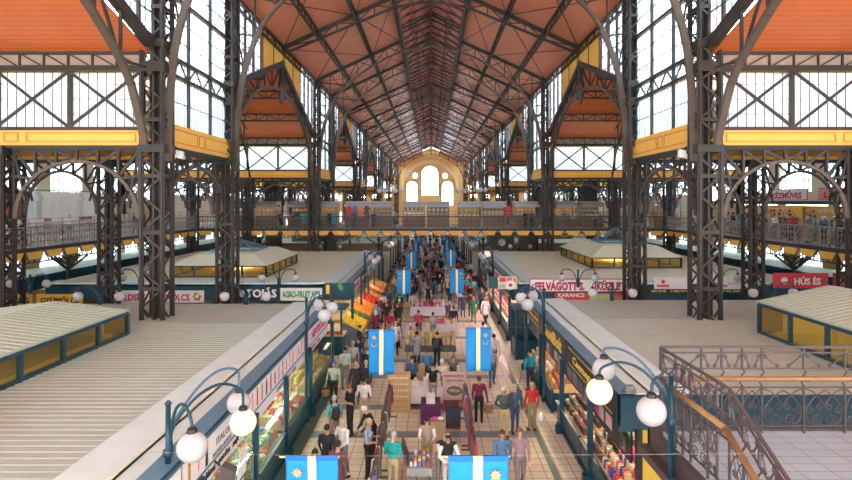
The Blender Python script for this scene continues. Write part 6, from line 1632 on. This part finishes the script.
market_table(-.9, .62, 21.9, 22.8, (.68, .68, .70), 'white market table with jars behind the purple one')
market_table(-.36, .34, 20.0, 20.9, (.10, .015, .09), 'purple market table with folded linens', drape=.76)
market_table(-.65, .02, 15.3, 16.3, (.3, .3, .32), 'grey market table of trinkets in front of the beige-waistcoat vendor', drape=.2)
market_table(-1.25, 1.2, 28.0, 29.2, (.1, .09, .1), 'dark market table carrying the straw dolls', .85, .3)
mk_doll = lambda: MB().lathe([(.10, 0), (.11, .05), (.06, .2), (.045, .25), (.07, .29), (.075, .34), (.05, .38), (.12, .385), (.12, .395), (.05, .40), (.04, .44), (.01, .46)], n=10)
for j in range(3):
    for k in range(11):
        x = -1.1+k*.22; y = 28.2+j*.38
        item('straw_doll', mk_doll, cm((.62, .46, .24)), (x+R_.uniform(-.04, .04), y+R_.uniform(-.1, .1), .86), 'straw doll in a wide hat standing on the dark market table', 'doll', 'straw dolls on the dark table', R_.uniform(0, 3), R_.uniform(.85, 1.35))
# goods on tables
def scatter(x0, x1, y0, y1, z, n, tbl, pal, kinds=('folded_cloth', 'jar', 'souvenir_doll'), cell=(.36, .27), sz=1.0):
    nx = max(1, int((x1-x0-.1)/cell[0])); ny = max(1, int((y1-y0-.1)/cell[1])); cells = [(i, j) for i in range(nx) for j in range(ny)]; R_.shuffle(cells)
    for i, j in cells[:n]:
        cc = R_.choice(pal); kd = R_.choice(kinds)
        o = souvenir(kd, cc, (x0+.05+(i+.5)*(x1-x0-.1)/nx, y0+.05+(j+.5)*(y1-y0-.1)/ny, z), '%s %s lying on the %s' % (CNAME[cc], kd.replace('_', ' '), tbl), 'goods on the %s' % tbl); o.rotation_euler.z *= .15; o.scale = (sz,)*3
scatter(-1.42, -.38, 31.2, 32.6, .80, 12, 'front left pale table', [(.12, .1, .1), (.45, .04, .1), (.75, .72, .7)])
scatter(-1.4, 1.5, 38.6, 40, .80, 22, 'long pale table at the back', [(.75, .72, .7), (.45, .04, .1), (.3, .04, .22), (.75, .7, .6)])
scatter(.35, 1.6, 33.2, 34.4, .80, 14, 'short pale table on the right', [(.8, .4, .1), (.7, .6, .45), (.75, .05, .08), (.65, .1, .35)])
scatter(-.9, .62, 21.9, 22.8, .80, 14, 'white table with jars', [(.75, .72, .7), (.2, .35, .15), (.7, .6, .45)], ('jar', 'jar', 'folded_cloth'))
scatter(-.36, .34, 20.0, 20.9, .80, 6, 'purple table', [(.75, .72, .7), (.65, .1, .35), (.75, .7, .6)], ('folded_cloth',))
scatter(-.65, .02, 15.3, 16.3, .80, 34, 'grey trinket table', [(.6, .08, .08), (.12, .1, .1), (.75, .72, .7), (.15, .2, .4), (.5, .3, .12), (.8, .4, .1)], ('jar',), (.11, .13), .6)
r = thing('display_case', (-.75, 15.7, .8), 'open dark display case standing on the left of the trinket table', 'case')
b = MB(); b.prism([(-.70, 15.4, .8), (-.62, 15.4, .8), (-.78, 15.4, 1.25), (-.82, 15.4, 1.25)], (0, .8, 0)); b.build('lid', cm((.08, .07, .08)), r); b = MB(); b.bar((-.81, 15.38, 1.25), (-.81, 16.22, 1.25), .03); b.build('lid_edge', M['chrome'], r)
b = MB(); b.ball((-.1, 14.9, .25), .32, .25, .25, 14, 9); b.ball((.05, 14.8, .42), .1, .1, .1, 8, 6); tag(b.build('green_bag', cm((.05, .45, .05)), None, True), 'bright green bag bulging on the floor before the trinket table', 'bag')
b = MB(); b.ball((-.75, 14.2, .35), .3, .2, .3, 12, 8); b.ball((-.55, 14.2, .6), .12, .1, .1, 8, 6); tag(b.build('blue_sack', cm((.03, .07, .2)), None, True), 'dark blue sack with white straps near the trinket table', 'sack')
# drawer cabinet with rows of small bottles
r = thing('drawer_cabinet', (-1.22, 21.6, 0), 'tall light wooden cabinet with rows of little drawers, left of the white table', 'cabinet')
b = MB(); b.box(-1.66, -.79, 21.4, 21.9, 0, 1.42); b.build('body', M['lwood'], r)
for k in range(6):
    z = .06+k*.23; d_ = MB(); d_.box(-1.62, -.83, 21.36, 21.4, z, z+.19); dr = d_.build('drawer', cm((.52, .34, .16)), r)
    for xx in (-1.45, -1.0): kb = MB(); kb.ball((xx, 21.34, z+.05), .018, n=6, k=4); kb.build('knob', M['dwood'], dr)
    if k > 1:
        kb = MB()
        for j in range(9): kb.box(-1.58+j*.085, -1.54+j*.085, 21.33, 21.36, z+.1, z+.17)
        tag(kb.build('bottle_row', cm((.75, .7, .62)), dr), kind='stuff')
r = thing('wooden_board', (-.67, 23.4, 0), 'upright plain wooden board behind the white market table', 'board')
b = MB(); b.box(-1.08, -.25, 23.4, 23.44, .45, 1.28); b.build('board', cm((.50, .30, .15)), r); b = MB()
for x in (-1.05, -.28): b.box(x-.03, x+.03, 23.44, 23.5, 0, 1.28)
b.build('leg', M['mwood'], r)
b = MB(); b.box(-.98, -.86, 23.385, 23.4, .85, 1.15); tag(b.build('paper_notice', M['white'], None), 'white paper pinned to the wooden board', 'notice')
r = thing('poster_stand', (.88, 21.4, 0), 'pink poster stand with an oval picture beside the textile rack', 'poster')
c0 = Vector((.88, 21.42, .82)); b = MB(); b.box(.44, 1.32, 21.42, 21.46, .05, 1.56); b.build('board', cm((.50, .34, .33)), r)
for tx, z, sz in (('Szentes Kézműves', 1.42, .11), ('Családi Termékek', 1.24, .11)): text_mesh(tx, sz, cm((.12, .03, .04)), (.88, 21.405, z), face_rot((1, 0, 0)), 'lettering', r, .01, .001, .72)
b = MB(); b.tube([(.88+.33*math.cos(t*PI/12), 21.40, .84+.22*math.sin(t*PI/12)) for t in range(24)], .025, 5, closed=True); b.build('oval_frame', cm((.6, .5, .45)), r)
b = MB(); b.prism([(.88+.3*math.cos(t*PI/12), 21.41, .84+.19*math.sin(t*PI/12)) for t in range(24)], (0, .008, 0)); b.build('oval_picture', cm((.16, .15, .1)), r)
b = MB(); b.ball((.8, 21.4, .86), .13, .01, .05, 8, 5); b.ball((1.0, 21.4, .84), .1, .01, .04, 8, 5); b.build('animal_picture', cm((.4, .36, .32)), r)
b = MB(); b.box(.46, 1.3, 21.405, 21.42, .1, .5); b.build('dark_picture', cm((.15, .04, .05)), r); b = MB(); b.ball((1.12, 21.4, .34), .1, .012, .13, 8, 6); b.build('round_picture', cm((.5, .14, .08)), r)
# textile racks
def rack(x, y0, y1, zt, lab, seed, cat='rack'):
    q = random.Random(seed); r = thing('textile_rack', (x, (y0+y1)/2, 0), lab, cat)
    b = MB()
    for y in (y0, y1): b.bar((x, y, 0), (x, y, zt), .04); b.bar((x-.25, y, .03), (x+.25, y, .03), .04)
    b.bar((x, y0, zt), (x, y1, zt), .035); b.bar((x, y0, .5), (x, y1, .5), .03); b.build('stand', M['dwood'], r)
    y = y0+.12; k = 0; sd = lab.split(',')[0]
    while y < y1-.05:
        cc = q.choice([(.12, .1, .1), (.12, .1, .1), (.12, .1, .1), (.45, .04, .1), (.15, .2, .4), (.75, .72, .7), (.2, .02, .06), (.12, .1, .1)])
        h = 0
        mk = lambda: MB().prism([(-.11, -.05, -.8), (.11, -.05, -.8), (.12, -.05, -.4), (.06, -.05, 0), (-.06, -.05, 0), (-.12, -.05, -.4)], (0, .1, 0)).tube([(0, 0, -.8), (.02, 0, -.95)], .02, 4)
        item('hanging_scarf', mk, cm(cc), (x+q.uniform(-.05, .05), y, zt-.02), '%s scarf hanging on the %s' % (CNAME[cc], lab), 'scarf', 'scarves on the '+sd, q.uniform(-1.6, 1.6), q.uniform(.45, .85))
        y += .13; k += 1
rack(-1.45, 12.6, 16.4, 1.3, 'near left textile rack along the craft stalls', 1); rack(-1.5, 16.8, 21.0, 1.3, 'far left textile rack along the craft stalls', 2)
rack(1.22, 15.6, 18.2, 1.3, 'near right textile rack above the bottom flag', 3); rack(1.25, 18.5, 20.8, 1.35, 'textile rack beside the pink poster stand', 4)
rack(-.9, 44.2, 46.4, 1.6, 'left textile rack among the distant hat stands', 5); rack(0, 44.2, 46.4, 1.6, 'middle textile rack among the distant hat stands', 6); rack(.9, 44.2, 46.4, 1.6, 'right textile rack among the distant hat stands', 7)
r = thing('folding_chair', (.75, 19.0, 0), 'folding chair with a dark coat over its back beside the purple table', 'chair')
for dx in (-.2, .2):
    for dy in (-.2, .2): b = MB(); b.bar((.75+dx, 19+dy, 0), (.75+dx, 19+dy, .45), .03); b.build('leg', M['chrome'], r)
b = MB(); b.box(.53, .97, 18.78, 19.22, .45, .49); b.build('seat', M['dwood'], r); b = MB(); b.box(.53, .97, 19.18, 19.22, .5, .95); b.build('backrest', M['dwood'], r)
b = MB(); b.prism([(.5, 19.1, .35), (.99, 19.1, .3), (1.0, 19.1, 1.0), (.75, 19.1, 1.05), (.5, 19.1, 1.0)], (0, .22, 0)); tag(b.build('draped_coat', cm((.02, .03, .06)), None), 'dark navy coat draped over the folding chair', 'coat')
r = thing('wooden_crate', (.22, 18.9, 0), 'wooden crate topped with bright trinkets between vendor and chair', 'crate')
b = MB(); b.box(-.02, .46, 18.7, 19.1, 0, .72); b.build('box', cm((.4, .27, .17)), r); b = MB(); b.ball((.12, 18.9, .76), .12, .1, .06, 8, 6); b.build('pink_bundle', cm((.6, .08, .35)), r); b = MB(); b.ball((.32, 18.9, .77), .12, .1, .06, 8, 6); b.build('white_bundle', cm((.75, .72, .6)), r)
# further craft tables down the aisle
for q in range(5):
    y = 49+q*9.5; market_table(-1.1, 1.1, y, y+1.4, [(.62, .6, .66), (.5, .2, .15), (.6, .55, .45), (.55, .55, .6), (.3, .1, .12)][q], '%s market table down the far aisle, %s' % (['pale', 'rust', 'cream', 'grey-white', 'maroon'][q], ['before the footbridge', 'under the footbridge', 'just past the footbridge', 'well past the footbridge', 'farthest of all'][q]))
    scatter(-1.1, 1.1, y, y+1.4, .80, 8, 'far %s table' % ['pale', 'rust', 'cream', 'grey-white', 'maroon'][q], [(.75, .05, .08) if False else (.6, .08, .08), (.75, .72, .7), (.15, .2, .4)])
# ================================================================ camera, light
cd = bpy.data.cameras.new('camera'); cam = bpy.data.objects.new('camera', cd); COL.objects.link(cam)
cam.location = (0, 0, H); cam.rotation_euler = (PI/2, 0, 0); cd.sensor_width = 36; cd.lens = 36*F/852
cd.shift_x = -5/852; cd.shift_y = -39/852; cd.clip_end = 600; cd.clip_start = 0.05
bpy.context.scene.camera = cam
w = bpy.data.worlds.new('world'); bpy.context.scene.world = w; w.use_nodes = True
n = w.node_tree.nodes; l = w.node_tree.links; bg = n['Background']
tc = n.new('ShaderNodeTexCoord'); sp = n.new('ShaderNodeSeparateXYZ'); cr = n.new('ShaderNodeValToRGB')
l.new(tc.outputs['Generated'], sp.inputs[0]); l.new(sp.outputs['Z'], cr.inputs[0]); l.new(cr.outputs[0], bg.inputs[0])
cr.color_ramp.elements[0].position = 0.0; cr.color_ramp.elements[0].color = (0.88, 0.95, 0.92, 1)
cr.color_ramp.elements[1].position = 0.6; cr.color_ramp.elements[1].color = (0.76, 0.92, 0.96, 1)
bg.inputs[1].default_value = 9.0
sc = bpy.context.scene
sc.view_settings.view_transform = 'Standard'; sc.view_settings.look = 'None'; sc.view_settings.gamma = 1; sc.view_settings.use_curve_mapping = False
sc.view_settings.exposure = 0.3
sc.cycles.max_bounces = 8; sc.cycles.diffuse_bounces = 4; sc.cycles.glossy_bounces = 2; sc.cycles.transparent_max_bounces = 24; sc.cycles.transmission_bounces = 4
sc.cycles.caustics_reflective = False; sc.cycles.caustics_refractive = False; sc.cycles.sample_clamp_indirect = 6
sc.cycles.use_denoising = True
